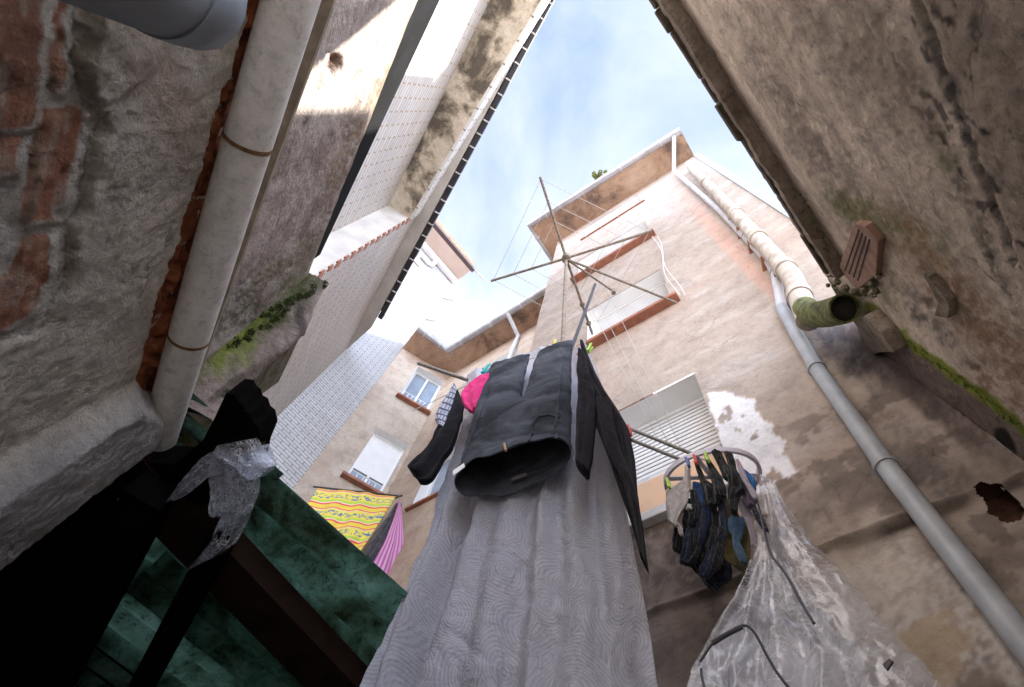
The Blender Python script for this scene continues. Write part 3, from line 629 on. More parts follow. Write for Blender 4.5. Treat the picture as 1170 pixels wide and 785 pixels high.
def rw_fn(U, V):
    n = NR-rw_disp(U, V)
    P = n[:, None]*RN+U[:, None]*RD+V[:, None]*Z
    px, py = proj(P); d = polyd(px+(fbm(px*.06, py*.06, 0, 3, 3)-.5)*10, py, CRK); n = n+.012*np.exp(-(d/3.0)**2)
    n = n-.018*blob(px, py, 1040, 420, 120, 14, 45, .5, .3, 8)
    return n[:, None]*RN+U[:, None]*RD+V[:, None]*Z
def rw_col(P, U, V):
    px, py = proj(P); c = np.tile(np.array([[.56, .475, .395]]), (len(P), 1))*1.50
    qx = px+(fbm(U*6, V*6, 0, 4, 5)-.5)*40; qy = py+(fbm(U*6, V*6, 3, 4, 6)-.5)*40
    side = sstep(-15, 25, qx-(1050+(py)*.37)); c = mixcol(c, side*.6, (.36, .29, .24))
    m = sstep(.45, .65, fbm(U*2.2, V*9, 0, 5, 43)); c = mixcol(c, m*.35, (.36, .29, .23))
    for (cx, cy, rx, ry, rot, a, t, e) in [
        (905, 130, 110, 16, 58, .75, (.20, .165, .14), .6), (955, 70, 90, 20, 55, .55, (.24, .20, .17), .7), (940, 200, 130, 14, 60, .65, (.19, .145, .13), .5),
        (990, 40, 90, 40, 60, .55, (.22, .18, .15), .8), (1020, 110, 70, 30, 55, .5, (.21, .16, .13), .7), (1085, 100, 95, 9, 66, .95, (.06, .055, .05), .5),
        (1045, 100, 60, 14, 60, .6, (.13, .105, .09), .6), (1110, 240, 90, 9, 66, .8, (.07, .065, .05), .6), (985, 215, 60, 10, 60, .6, (.10, .08, .075), .6),
        (1000, 250, 55, 14, 20, .9, (.19, .22, .07), .7), (965, 236, 26, 10, 30, .9, (.10, .11, .04), .5), (1080, 183, 16, 12, 30, .85, (.15, .20, .04), .6), (1030, 262, 70, 20, 35, .5, (.26, .27, .13), .8),
        (1085, 330, 100, 24, 48, .85, (.35, .165, .075), .5), (1150, 425, 50, 40, 50, .8, (.30, .14, .07), .6), (1060, 300, 40, 20, 50, .5, (.27, .22, .14), .6),
        (1052, 340, 26, 7, 32, .9, (.085, .08, .08), .5), (1075, 378, 44, 12, 42, .95, (.07, .066, .068), .45), (1010, 320, 40, 16, 60, .7, (.20, .19, .09), .6),
        (1150, 200, 70, 60, 60, .5, (.26, .205, .17), .8), (1140, 60, 90, 50, 60, .5, (.27, .22, .18), .8), (1110, 370, 60, 40, 40, .35, (.40, .33, .25), .8)]:
        m = blob(px, py, cx, cy, rx, ry, rot, e, .9, int(cx+cy) % 89, .05)*grain(px, py, int(cx) % 50)*.78; c = mixcol(c, m*a, t)
    # soot dabs, clustered around the old joint
    dab = sstep(.66, .72, fbm(U*26, V*34, 0, 3, 44))*np.clip(np.exp(-(polyd(px, py, CRK)/60)**2)+.25*side, 0, 1); c = mixcol(c, dab*.85, (.045, .04, .035))
    d = polyd(px+(fbm(px*.06, py*.06, 0, 3, 3)-.5)*10, py, CRK); c = mixcol(c, np.exp(-(d/3.2)**2)*.85, (.33, .32, .31))
    # moss line along the foot of the coping, darker strip by the corner
    g = polyd(px, py, [(992, 350), (1040, 392), (1090, 428), (1135, 462), (1180, 500)]); jit = 9*(fbm(px*.08, py*.08, 0, 4, 45)-.5)
    c = mixcol(c, (1-sstep(10, 24, g+jit+ (0)))*.0, (.2, .2, .1))
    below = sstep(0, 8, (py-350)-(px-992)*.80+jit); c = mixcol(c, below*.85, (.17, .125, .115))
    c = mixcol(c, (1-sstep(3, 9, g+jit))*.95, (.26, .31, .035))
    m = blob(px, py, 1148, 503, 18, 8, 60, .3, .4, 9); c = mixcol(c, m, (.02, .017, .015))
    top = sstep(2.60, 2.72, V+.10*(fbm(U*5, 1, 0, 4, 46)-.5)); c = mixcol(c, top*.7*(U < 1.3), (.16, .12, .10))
    return np.clip(c, .015, 1)
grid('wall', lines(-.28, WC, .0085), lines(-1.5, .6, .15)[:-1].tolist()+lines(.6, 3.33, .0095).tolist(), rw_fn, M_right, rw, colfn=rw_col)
m = MB(); m.box(rfr(-.28, -1.5, NR+.03), RN*.25, RD*(WC+.18), Z*4.7); m.box(rfr(-.28, 3.1, NR+.085), RN*.20, RD*(WC+.23), Z*.37); m.build('wall_core', M_pinkr, rw)  # raised rear strip is unseen, added to stop stray sun on the left wall
# coping: slab lip with broken tiles lying on it
M_cop = mat_plaster('lichen stained coping', [(.3, (.10, .08, .06)), (.5, (.24, .19, .15)), (.7, (.40, .34, .28))], scale=6, bs=.8, fine=80, speckamt=.7)
rr = random.Random(3)
cv = []; w = -3.0; m = MB()
n = 90; ws = np.linspace(-.28, 1.32, n)
ins = [.455+.010*(vnoise(w_*9, 0, 0, 2)-.5)+.008*(vnoise(w_*40, 0, 0, 4)-.5) for w_ in ws]
zb = [2.765+.02*(vnoise(w_*6, 4, 0, 2)-.5)+.05*max(0, .6-w_)*-.4 for w_ in ws]; zt = [2.86+.012*(vnoise(w_*15, 7, 0, 2)-.5) for w_ in ws]
for i in range(n):
    m.v += [rfr(ws[i], zb[i]+.02, NR+.02), rfr(ws[i], zb[i], ins[i]), rfr(ws[i], zt[i], ins[i]+.004), rfr(ws[i], zt[i]+.05, NR+.02)]
for i in range(n-1):
    for j in range(4): m.f.append([i*4+j, (i+1)*4+j, (i+1)*4+(j+1) % 4, i*4+(j+1) % 4])
m.f.append([0, 1, 2, 3]); m.f.append([(n-1)*4+j for j in range(4)][::-1])
cp = m.build('coping', M_cop, rw, smooth=True)
w = -.28; mt = mat_simple('mossy roof tile edge', (.13, .095, .07), .95, c2=(.04, .04, .02), scale=18, bs=.9)
while w < 1.24:
    L_ = rr.uniform(.10, .24); a = rr.uniform(-.012, .006)
    t_ = MB(); t_.box(rfr(w, 2.87+rr.uniform(0, .012), .449+a), RN*.17, RD*L_, Z*rr.uniform(.035, .07)); t_.build('coping_tile', mt, cp, bevel=.006); w += L_+rr.uniform(-.003, .012)
# hollow brick stub, its mortar collar, a wedge stone and a loose flake
M_brk = mat_simple('pale hollow brick', (.40, .24, .17), .95, c2=(.22, .13, .09), scale=14, bs=.6)
hx = [(975, 256), (989, 258), (1003, 277), (1001, 314), (979, 331), (958, 306)]
m = MB(); m.prism([onp(x, y, RN, .492) for x, y in hx][::-1], RN*.04); bs_ = m.build('brick_stub', M_brk, rw, bevel=.004)
m = MB()
for t in (.22, .38, .55, .72):
    p0 = lerp(np.array((976, 258)), np.array((1000, 280)), t); p1 = lerp(np.array((959, 304)), np.array((988, 327)), t)
    m.bar(onp(*p0, RN, .491), onp(*p1, RN, .491), .0045, .003, up=RN)
m.build('brick_groove', M_dark, bs_)
def lump(name, poly, n0, n1, mat, parent, amp=.01, seed=1):
    c = np.mean([onp(x, y, RN, n0) for x, y in poly], 0); b_ = bmesh.new()
    bmesh.ops.create_icosphere(b_, subdivisions=4, radius=1.0)
    pts = [onp(x, y, RN, n0) for x, y in poly]; us_ = [(np.dot(p, RD), p[2]) for p in pts]; cu, cz = np.dot(c, RD), c[2]
    ang = [math.atan2(z-cz, u-cu) for u, z in us_]; rad = [math.hypot(z-cz, u-cu) for u, z in us_]
    o_ = sorted(zip(ang, rad)); an = np.array([o_[-1][0]-2*math.pi]+[q_[0] for q_ in o_]+[o_[0][0]+2*math.pi]); ra = np.array([o_[-1][1]]+[q_[1] for q_ in o_]+[o_[0][1]])
    vs_ = []
    for v in b_.verts:
        x, y, z = v.co; r = np.interp(math.atan2(y, x), an, ra); h = math.hypot(x, y)**.6 if (x or y) else 0
        j = 1+amp*20*(float(fbm(x*2+seed, y*2, z*2, 3, seed))-.5)*.5
        hl = math.hypot(x, y) or 1
        p = rfr(cu+x/hl*h*r*j, cz+y/hl*h*r*j, (n0+n1)/2+z*(n1-n0)/2*-1*j); vs_.append(p)
    fs_ = [[v.index for v in f_.verts] for f_ in b_.faces]; b_.free()
    return finish(name, vs_, fs_, mat, parent, True)
M_stone = mat_plaster('mossy mortar', [(.35, (.09, .10, .03)), (.5, (.26, .22, .15)), (.7, (.42, .36, .29))], scale=14, bs=.9, fine=120, speckamt=.5)
rr = random.Random(12)
def rock(mb, c, r, seed, sq=(1, 1, 1)):
    b_ = bmesh.new(); bmesh.ops.create_icosphere(b_, subdivisions=3, radius=1.0); k = len(mb.v)
    for v in b_.verts:
        q_ = np.array(v.co); j = 1+.9*(float(fbm(q_[0]*1.7+seed, q_[1]*1.7, q_[2]*1.7, 3, seed))-.5); mb.v.append(np.asarray(c)+q_*j*r*np.array(sq))
    mb.f += [[v.index+k for v in f_.verts] for f_ in b_.faces]; b_.free()
m = MB()
for i, (x, y, r) in enumerate([(951, 314, .014), (957, 322, .018), (966, 329, .020), (977, 334, .019), (988, 331, .018), (998, 324, .019), (1004, 315, .014), (946, 326, .012), (972, 340, .013), (1001, 333, .013)]): rock(m, onp(x, y, RN, .50), r, i*7+1)
m.build('mortar_collar', M_stone, rw, smooth=False)
m = MB(); m.prism([onp(x, y, RN, .45) for x, y in [(977, 368), (988, 361), (1006, 380), (1022, 402), (1004, 403), (992, 409)]][::-1], RN*.08); m.build('wedge_stone', M_cop, rw, bevel=.004)
m = MB(); m.prism([onp(x, y, RN, .49) for x, y in [(1054, 312), (1060, 316), (1083, 345), (1085, 352), (1083, 364), (1067, 361), (1071, 346)]][::-1], RN*.04); m.build('loose_flake', M_cop, rw, bevel=.003)

# ---------------- near left wall: plaster, bare brick, pipe, concrete upstand, mossy buttress
BL = .70
lw = thing('courtyard_wall', 'flaking plaster and bare brick wall with a grey pipe and stained concrete above, close on the left', 'wall', (-.3, -.6, -1.5))
def ltop(a): return 1.243+.048*a+.045*(fbm(a*16, 0, 0, 5, 5)-.5)+.20*sstep(1.18, 1.5, a)
BR = [[(-60, -40), (44, -40), (50, 0), (48, 70), (40, 128), (32, 143), (0, 146), (-60, 150)], [(66, -40), (76, 0), (75, 40), (74, 75), (68, 108), (58, 104), (52, 82), (60, 50), (66, 0)],
      [(46, 121), (94, 122), (88, 170), (74, 225), (60, 250), (22, 262), (30, 200), (38, 150)], [(-60, 156), (28, 154), (16, 196), (0, 200), (-60, 205)], [(24, 272), (58, 268), (56, 310), (34, 358), (0, 378), (-60, 385), (-60, 330), (0, 318), (14, 300)]]
def left_fields(P, U, V):
    px, py = proj(P)
    qx = px+(fbm(px*.05, py*.05, 0, 4, 61)-.5)*16; qy = py+(fbm(px*.05, py*.05, 2, 4, 62)-.5)*16
    brick = np.zeros(len(P))
    for i, b in enumerate(BR): brick = np.maximum(brick, poly_mask(qx, qy, b, 1.6)[0])
    bare = poly_mask(qx, qy, [(-80, -60), (84, -60), (88, 40), (80, 75), (95, 118), (112, 122), (100, 175), (88, 235), (75, 262), (72, 320), (48, 375), (-80, 410)], 3)[0]
    smooth_ = poly_mask(qx, qy, [(96, -60), (130, -60), (150, 30), (166, 62), (150, 84), (126, 95), (108, 108), (88, 100), (80, 84), (92, 40)], 1.2)[0]
    return px, py, brick, bare, smooth_
def left_fn(U, V):
    P = -BL*B[None, :]+U[:, None]*A+V[:, None]*Z
    px, py, brick, bare, sm_ = left_fields(P, U, V)
    h = .020+.012*(fbm(U*6, V*6, 0, 4, 63)-.5)+.010*(fbm(U*22, V*22, 0, 5, 64)-.5)+.005*(fbm(U*80, V*80, 0, 2, 69)-.5)
    h = h*(1-bare)+bare*(.009+.012*(fbm(U*34, V*34, 0, 4, 65)-.5))
    h = h+bare*brick*(.005+.006*(fbm(U*8, V*80, 0, 3, 66)-.5))+sm_*.012
    pier = sstep(1.20, 1.27, U+.02*(fbm(U*8, V*8, 0, 3, 68)-.5))*sstep(0, .10, (ltop(U)-V))
    h = h+.075*pier-(.085*sstep(1.50, 1.585, U)**2)
    h = h-.03*sstep(.02, 0, ltop(U)-V)
    return (-BL+h)[:, None]*B[None, :]+U[:, None]*A+V[:, None]*Z
def left_col(P, U, V):
    px, py, brick, bare, sm_ = left_fields(P, U, V)
    c = np.tile(np.array([[.84, .76, .665]]), (len(P), 1))
    m = sstep(.45, .62, fbm(U*5, V*4, 0, 5, 71)); c = mixcol(c, m*.5, (.64, .57, .50))
    m = sstep(.5, .64, fbm(U*9, V*12, 0, 5, 72)); c = mixcol(c, m*.25, (.60, .52, .44))
    m = blob(px, py, 190, 110, 90, 30, 60, .5, .5, 4); c = mixcol(c, m*.5, (.50, .36, .27))
    c = mixcol(c, sm_*.9, (.55, .47, .38))
    mo = np.stack([.76+.14*(fbm(U*30, V*30, 0, 3, 73)-.5)]*3, 1)*np.array([[1, .93, .84]])
    c = c*(1-bare[:, None])+mo*bare[:, None]
    bc = np.where(fbm(U*4, V*70, 0, 4, 74)[:, None] > .52, np.array([[.60, .29, .18]]), np.array([[.48, .20, .12]]))
    bc = bc*(1-.25*(py < 110)[:, None]*(px < 55)[:, None])
    wh_ = sstep(.46, .64, fbm(U*16, V*60, 0, 4, 75)); bc = bc*(1-.55*wh_[:, None])+np.array([[.66, .54, .45]])*.55*wh_[:, None]
    k = (bare*brick*.95)[:, None]; c = c*(1-k)+bc*k
    pier = sstep(1.20, 1.26, U); c = mixcol(c, pier*.8, (.62, .60, .60))
    low = sstep(1.12, .85, V)*pier; c = mixcol(c, low*.5, (.30, .285, .29))
    m = blob(px, py, 60, 480, 60, 20, -25, .5, .6, 12)*pier; c = mixcol(c, m*.7, (.33, .27, .22))
    crack = np.abs(fbm(U*5, V*5, 0, 5, 76)-.5); c = mixcol(c, sstep(.010, .004, crack)*sstep(.4, .6, fbm(U*2, V*2, 0, 2, 77))*.7, (.12, .09, .07))
    edge = np.abs(bare-.5) < .3; c = mixcol(c, edge*.45, (.14, .11, .09))
    return np.clip(c, .02, 1)
grid('plaster', lines(-.35, 1.60, .0055).tolist(), lines(-1.5, .5, .1)[:-1].tolist()+lines(.5, 1.48, .0058).tolist(), left_fn, M_left, lw, colfn=left_col, keep=lambda u, v: v < ltop(u))
m = MB(); m.box(-BL*B-.01*B-.35*A-1.5*Z, A*1.94, -B*.25, Z*2.9); m.build('wall_core', M_pinkr, lw)
# rusty red broken brick course under the pipe
def rust_fn(U, V):
    h = -.010+.085*np.abs(fbm(U*13, V*18, 0, 4, 81)-.5)+.018*(fbm(U*45, V*45, 0, 3, 82)-.5)
    return (-BL+h)[:, None]*B[None, :]+U[:, None]*A+V[:, None]*Z
M_rust = mat_simple('broken red brick', (.42, .13, .045), .95, c2=(.20, .055, .025), scale=30, bs=.8, bd=.008)
grid('broken_course', lines(-.35, 1.56, .007), lines(1.19, 1.47, .007), rust_fn, M_rust, lw)
# the grey pipe running along the wall
BP = -.640; M_lpipe = mat_plaster('painted cement pipe', [(.3, (.56, .52, .48)), (.55, (.70, .67, .63)), (.75, (.76, .73, .70))], scale=4, bs=.15, fine=60, speckamt=.12)
pa0 = onp(334, -6, B, BP); pa1 = onp(188, 478, B, BP); d_ = _n(pa1-pa0)
pipe = MB().tube([pa0-d_*1.0, lerp(pa0, pa1, .3), lerp(pa0, pa1, .6), pa1, pa1+d_*.10], .054, 32).build('pipe', M_lpipe, lw, smooth=True)
M_rr = mat_simple('rusty joint', (.25, .13, .06), .95, c2=(.12, .06, .03), scale=40, bs=.8)
for (x, y) in ((275, 163), (196, 398)):
    c = onp(x, y, B, BP); c = pa0+d_*float(np.dot(c-pa0, d_)); MB().tube([c-d_*.005, c+d_*.005], .0555, 32).build('rusty_joint', M_rr, pipe, smooth=True)
m = MB(); l0 = onp(379, -40, B, -.672); l1 = onp(203, 462, B, -.672); m.bar(l0, l1+_n(l1-l0)*.05, .012, .07, up=B); m.build('drip_board', mat_simple('lichened board', (.42, .36, .26), .9, var=.4, scale=20, bs=.5), lw)
# concrete upstand
def zb_(a): return 1.575+.036*(a-.13)
def zt_(a): return 2.235+.150*(a-.02)
def conc_fn(U, V):
    z = zb_(U)+(zt_(U)-zb_(U))*V; U = np.minimum(U, 1.42-.228*(z-1.63)+.02)
    P = -BL*B[None, :]+U[:, None]*A+z[:, None]*Z; px, py = proj(P)
    h = .006*(fbm(U*5, z*5, 0, 4, 91)-.5)+.003*(fbm(U*25, z*25, 0, 3, 92)-.5)
    h = h-.03*blob(px, py, 381, 72, 9, 11, 20, .25, .35, 7, .2)-.004*blob(px, py, 362, 95, 6, 14, 20, .3, .4, 8, .2)
    h = h-.02*sstep(.035, 0, V)-.012*sstep(.975, 1, V)
    return (-BL+h)[:, None]*B[None, :]+U[:, None]*A+z[:, None]*Z
def conc_col(P, U, V):
    px, py = proj(P); c = np.tile(np.array([[.66, .59, .545]]), (len(P), 1))
    for (cx, cy, rx, ry, rot, a, t, e) in [(400, 170, 70, 22, -62, .8, (.20, .145, .12), .7), (335, 230, 90, 40, -60, .55, (.36, .28, .26), .8), (375, 250, 80, 18, -62, .8, (.20, .15, .12), .7),
        (300, 330, 90, 22, -35, .9, (.10, .10, .045), .5), (330, 310, 50, 22, -50, .6, (.24, .22, .10), .7), (430, 110, 120, 8, -62, .6, (.33, .25, .15), .6), (262, 330, 40, 16, -60, .5, (.45, .38, .38), .7),
        (381, 72, 9, 10, 20, .95, (.14, .07, .055), .2), (350, 135, 4, 9, 20, .8, (.12, .1, .09), .4), (378, 152, 4, 4, 0, .8, (.12, .1, .09), .4), (410, 80, 5, 9, 30, .5, (.2, .17, .15), .5), (363, 92, 5, 12, 10, .6, (.3, .2, .15), .6)]:
        m = blob(px, py, cx, cy, rx, ry, rot, e, .8, int(cx+cy) % 83, .06)*grain(px, py, int(cx) % 50, .25); c = mixcol(c, m*a, t)
    dark = sstep(110, 180, py); m = sstep(.45, .62, fbm(U*7, V*4, 0, 5, 93))*dark; c = mixcol(c, m*.5, (.27, .20, .18))
    m = sstep(.56, .68, fbm(U*12, V*8, 0, 4, 94)); c = mixcol(c, m*.35, (.68, .61, .58))
    c = mixcol(c, sstep(.94, .985, V+.03*(fbm(U*14, 0, 0, 3, 3)-.5))*.7, (.36, .28, .17))
    return np.clip(c, .02, 1)
grid('concrete_upstand', lines(-.35, 1.42, .006), np.linspace(0, 1, 95), conc_fn, M_conc, lw, colfn=conc_col)
m = MB(); m.hexa([-.76*B-.35*A+1.5*Z, -.76*B+1.22*A+1.5*Z, -.85*B+1.22*A+1.5*Z, -.85*B-.35*A+1.5*Z, -.76*B-.35*A+(zt_(-.35)-.004)*Z, -.76*B+1.22*A+(zt_(1.2)-.004)*Z, -.85*B+1.22*A+(zt_(1.2)-.004)*Z, -.85*B-.35*A+(zt_(-.35)-.004)*Z])
m.build('upstand_core', M_pinkr, lw)
m = MB(); m.hexa([-.72*B-.35*A+2.0*Z, -.72*B+1.20*A+2.3*Z, -.79*B+1.20*A+2.3*Z, -.79*B-.35*A+2.0*Z, -.755*B-.35*A+2.66*Z, -.735*B+1.20*A+2.56*Z, -.79*B+1.20*A+2.56*Z, -.79*B-.35*A+2.66*Z])
m.build('shadowed_flashing', mat_simple('shadow-black lead', (.014, .015, .017), .95, c2=(.008, .008, .008), scale=6, spec=.1, bs=.4), lw)  # flashing coloured near black so the gap reads as shadow
# mossy buttress facing the camera, its face leans back towards the top
BK = .228
def aend(z): return 1.42-BK*(z-1.63)
BN = A+BK*Z; BD = 1.42+BK*1.63
_ct = [onp(x, y, BN, BD) for x, y in [(262, 492), (272, 468), (288, 434), (305, 416), (330, 396), (349, 380), (360, 352), (372, 323)]]
zk = [float(p[2]) for p in _ct]; bk = [float(np.dot(p, B)) for p in _ct]
def but_fn(U, V):
    br = np.interp(V, zk, bk)+.014*(fbm(V*18, 0, 0, 3, 31)-.5); b = lerp(-.71, br, U)
    h = .022*(fbm(b*9, V*9, 0, 4, 32)-.5)+.014*(fbm(b*32, V*32, 0, 4, 33)-.5)
    h = h+.014*sstep(.96, 1, U)
    return (aend(V)+h)[:, None]*A+b[:, None]*B+V[:, None]*Z
def but_col(P, U, V):
    px, py = proj(P); c = np.tile(np.array([[.32, .255, .235]]), (len(P), 1))
    for (cx, cy, rx, ry, rot, a, t, e) in [(305, 352, 70, 26, -38, 1, (.075, .085, .03), .6), (250, 378, 50, 34, -38, 1, (.20, .24, .04), .7), (225, 420, 30, 20, -40, .8, (.22, .22, .10), .6), (318, 340, 22, 7, -30, .9, (.42, .42, .30), .5),
                                           (330, 328, 30, 10, -40, .9, (.06, .07, .02), .6), (345, 375, 26, 6, 80, .8, (.07, .055, .05), .6), (265, 440, 30, 5, -35, .8, (.08, .07, .05), .5), (300, 420, 30, 6, -38, .7, (.12, .09, .07), .5)]:
        m = blob(px, py, cx, cy, rx, ry, rot, e, .8, int(cx+cy) % 83, .06); c = mixcol(c, m*a, t)
    return np.clip(c, .015, 1)
grid('buttress', np.linspace(0, 1, 60), lines(zk[0], zk[-1], .007), but_fn, M_conc, lw, colfn=but_col)
m = MB()
for z0, z1, b0, b1 in zip(zk[:-1], zk[1:], bk[:-1], bk[1:]):
    m.hexa([(aend(z0)+.02)*A-.7*B+z0*Z, (aend(z0)+.02)*A+(b0-.012)*B+z0*Z, 1.60*A+(b0-.012)*B+z0*Z, 1.60*A-.7*B+z0*Z, (aend(z1)+.02)*A-.7*B+z1*Z, (aend(z1)+.02)*A+(b1-.012)*B+z1*Z, 1.60*A+(b1-.012)*B+z1*Z, 1.60*A-.7*B+z1*Z])
m.build('buttress_core', M_stone, lw)
# fat grey pvc elbow near the top left corner
e0, e1, e2 = onp(60, -95, B, -.50), onp(205, -18, B, -.50), onp(262, -4, B, -.50)
elb = MB().tube([e0-.4*(e1-e0), e0, lerp(e0, e1, .6), e1], .066, 32).build('waste_pipe', M_pvc, lw, smooth=True)
de = _n(e1-e0)
MB().tube([lerp(e0, e1, .80), e1, e1+de*.035, e1+de*.05], [.0685, .0685, .066, .055], 32).build('pipe_socket', M_pvc, elb, smooth=True)

# ---------------- lean-to roof of old green corrugated sheets, lower left
lr = thing('lean_to_roof', 'old green corrugated sheet roof on dark beams seen from below, lower left', 'roof', (-1.8, .8, -1.5))
M_green = mat_plaster('dirty green sheet', [(.36, (.016, .026, .012)), (.45, (.06, .13, .09)), (.53, (.12, .27, .22)), (.68, (.22, .42, .38))], scale=3.5, bs=.6, fine=70, speck=(.1, .12, .08), speckamt=.95, rough=.7, grit=(26, .42))
def make_translucent(m, amt):
    nt = m.node_tree; b = nt.nodes['Principled BSDF']; out = [n for n in nt.nodes if n.type == 'OUTPUT_MATERIAL'][0]
    t = nt.nodes.new('ShaderNodeBsdfTranslucent'); k = nt.nodes.new('ShaderNodeMixShader'); k.inputs[0].default_value = amt
    src = b.inputs['Base Color'].links[0].from_socket; nt.links.new(src, t.inputs['Color'])
    nt.links.new(b.outputs[0], k.inputs[1]); nt.links.new(t.outputs[0], k.inputs[2]); nt.links.new(k.outputs[0], out.inputs['Surface'])
make_translucent(M_green, .35)
ed = D(82.0); en = D(172.0)   # ridges run along ed, en points away from the courtyard
E0 = atz(215, 446, 1.47); E1 = atz(300, 545, 1.47)
def sheet(s0, s1, t0, t1, z0, name='corrugated_sheet', slope=.0, lam=.155, amp=.026, seed=0, mat=None):
    o = E1
    def fn(U, V):
        zz = z0+amp*np.sin(U*2*math.pi/lam+.6)+slope*U+.006*(fbm(U*4, V*3, 0, 3, seed)-.5)
        return o[:2].tolist()[0]*np.array([[1, 0, 0]])+o[1]*np.array([[0, 1, 0]])+U[:, None]*en+V[:, None]*ed+zz[:, None]*Z
    edge = lambda u, v: v > t0+.05*fbm(u*7, 0, 0, 3, seed+3)-.02
    return grid(name, lines(s0, s1, .012), lines(t0, t1, .04), fn, mat or M_green, lr, keep=edge)
sheet(-.0, .95, -.02, 1.55, 1.50, seed=1)
sheet(.02, .62, -.42, .05, 1.535, seed=2)
sheet(.60, 1.8, -.45, 1.5, 1.545, seed=4); 
m = MB(); m.box(E1*np.array((1, 1, 0))+en*1.3-ed*.5+Z*1.56, en*3, ed*2.3, Z*.03); m.build('roof_board', M_bwood, lr)  # black board standing in for the shade under the far roof
b0 = atz(142, 520, 1.40); b1 = atz(400, 790, 1.40); d_ = b1-b0
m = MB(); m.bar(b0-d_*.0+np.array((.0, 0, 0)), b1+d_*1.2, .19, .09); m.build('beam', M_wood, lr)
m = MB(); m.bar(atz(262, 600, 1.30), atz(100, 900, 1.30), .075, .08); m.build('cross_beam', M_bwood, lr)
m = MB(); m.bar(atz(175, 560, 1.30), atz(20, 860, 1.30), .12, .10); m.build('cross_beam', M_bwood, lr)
stp = [(258, 450), (268, 451), (272, 458), (277, 462), (280, 470), (286, 473), (289, 482), (295, 487), (298, 500), (290, 520), (285, 548), (262, 582), (190, 566), (160, 528), (200, 530), (232, 503), (245, 478)]
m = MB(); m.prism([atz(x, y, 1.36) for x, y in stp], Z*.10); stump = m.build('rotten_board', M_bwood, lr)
mm = MB(); rr = random.Random(9)
def leafclump(mb, c, r, n, s, rr):
    for _ in range(n):
        v = np.array([rr.gauss(0, 1) for _ in range(3)]); v = v/np.linalg.norm(v)*r*rr.random()**.4; p = c+v
        a = np.array([rr.gauss(0, 1) for _ in range(3)]); a = a/np.linalg.norm(a)*s; b = np.cross(a, [rr.gauss(0, 1) for _ in range(3)]); b = b/np.linalg.norm(b)*s*.5
        mb.add([p-a*.5, p+b*.5, p+a*.5, p-b*.5], [(0, 1, 2, 3)])
for x, y in [(262, 452), (270, 455), (276, 464), (284, 473), (290, 484), (296, 495), (294, 505), (281, 469)]:
    leafclump(mm, atz(x, y, 1.40), .022, 130, .010, rr)
mo = mm.build('moss_tuft', M_moss, lr); mo['kind'] = 'stuff'
def moss(parent, pts, nrm, d, r, n, s_, seed, mat=None):
    mm = MB(); r_2 = random.Random(seed)
    for (x0, y0), (x1, y1) in zip(pts[:-1], pts[1:]):
        L_ = math.hypot(x1-x0, y1-y0); k = max(1, int(L_/4))
        for i in range(k):
            t = (i+r_2.random())/k
            if r_2.random() < .15: continue
            c = onp(lerp(x0, x1, t)+r_2.uniform(-3.5, 3.5), lerp(y0, y1, t)+r_2.uniform(-3.5, 3.5), nrm, d); leafclump(mm, c, r*r_2.uniform(.5, 1.1), n, s_, r_2)
    o = mm.build('moss_tuft', mat or M_moss, parent); o['kind'] = 'stuff'; return o
M_moss2 = mat_simple('bright moss', (.24, .30, .035), 1.0, c2=(.10, .14, .02), scale=60, bs=.6)
moss(rw, [(994, 352), (1040, 392), (1090, 428), (1135, 462), (1172, 494)], RN, NR-.001, .012, 55, .007, 4, M_moss2)
moss(rw, [(950, 300), (948, 322), (960, 334), (985, 340), (1006, 334)], RN, .485, .012, 50, .006, 5)
moss(rw, [(905, 215), (930, 255), (950, 290)], RN, .45, .010, 40, .006, 6)
moss(lw, [(372, 326), (345, 338), (318, 350), (290, 366)], BN, BD-.004, .018, 60, .010, 7); moss(lw, [(300, 352), (272, 366), (250, 384), (232, 402)], BN, BD-.004, .020, 60, .010, 8, M_moss2)
moss(lw, [(330, 352), (300, 374), (262, 396)], BN, BD-.003, .016, 50, .010, 9)
# walls closing the lean-to, coloured black to stand in for deep shade
m = MB(); m.box(1.62*A-.72*B-1.5*Z, A*3.2, -B*.12, Z*3.1); m.build('back_boarding', M_bwood, lr)
m = MB(); m.box(np.array((-4.6, -.4, -1.5)), XX*.1, YY*3.0, Z*3.05); m.build('end_boarding', M_bwood, lr)

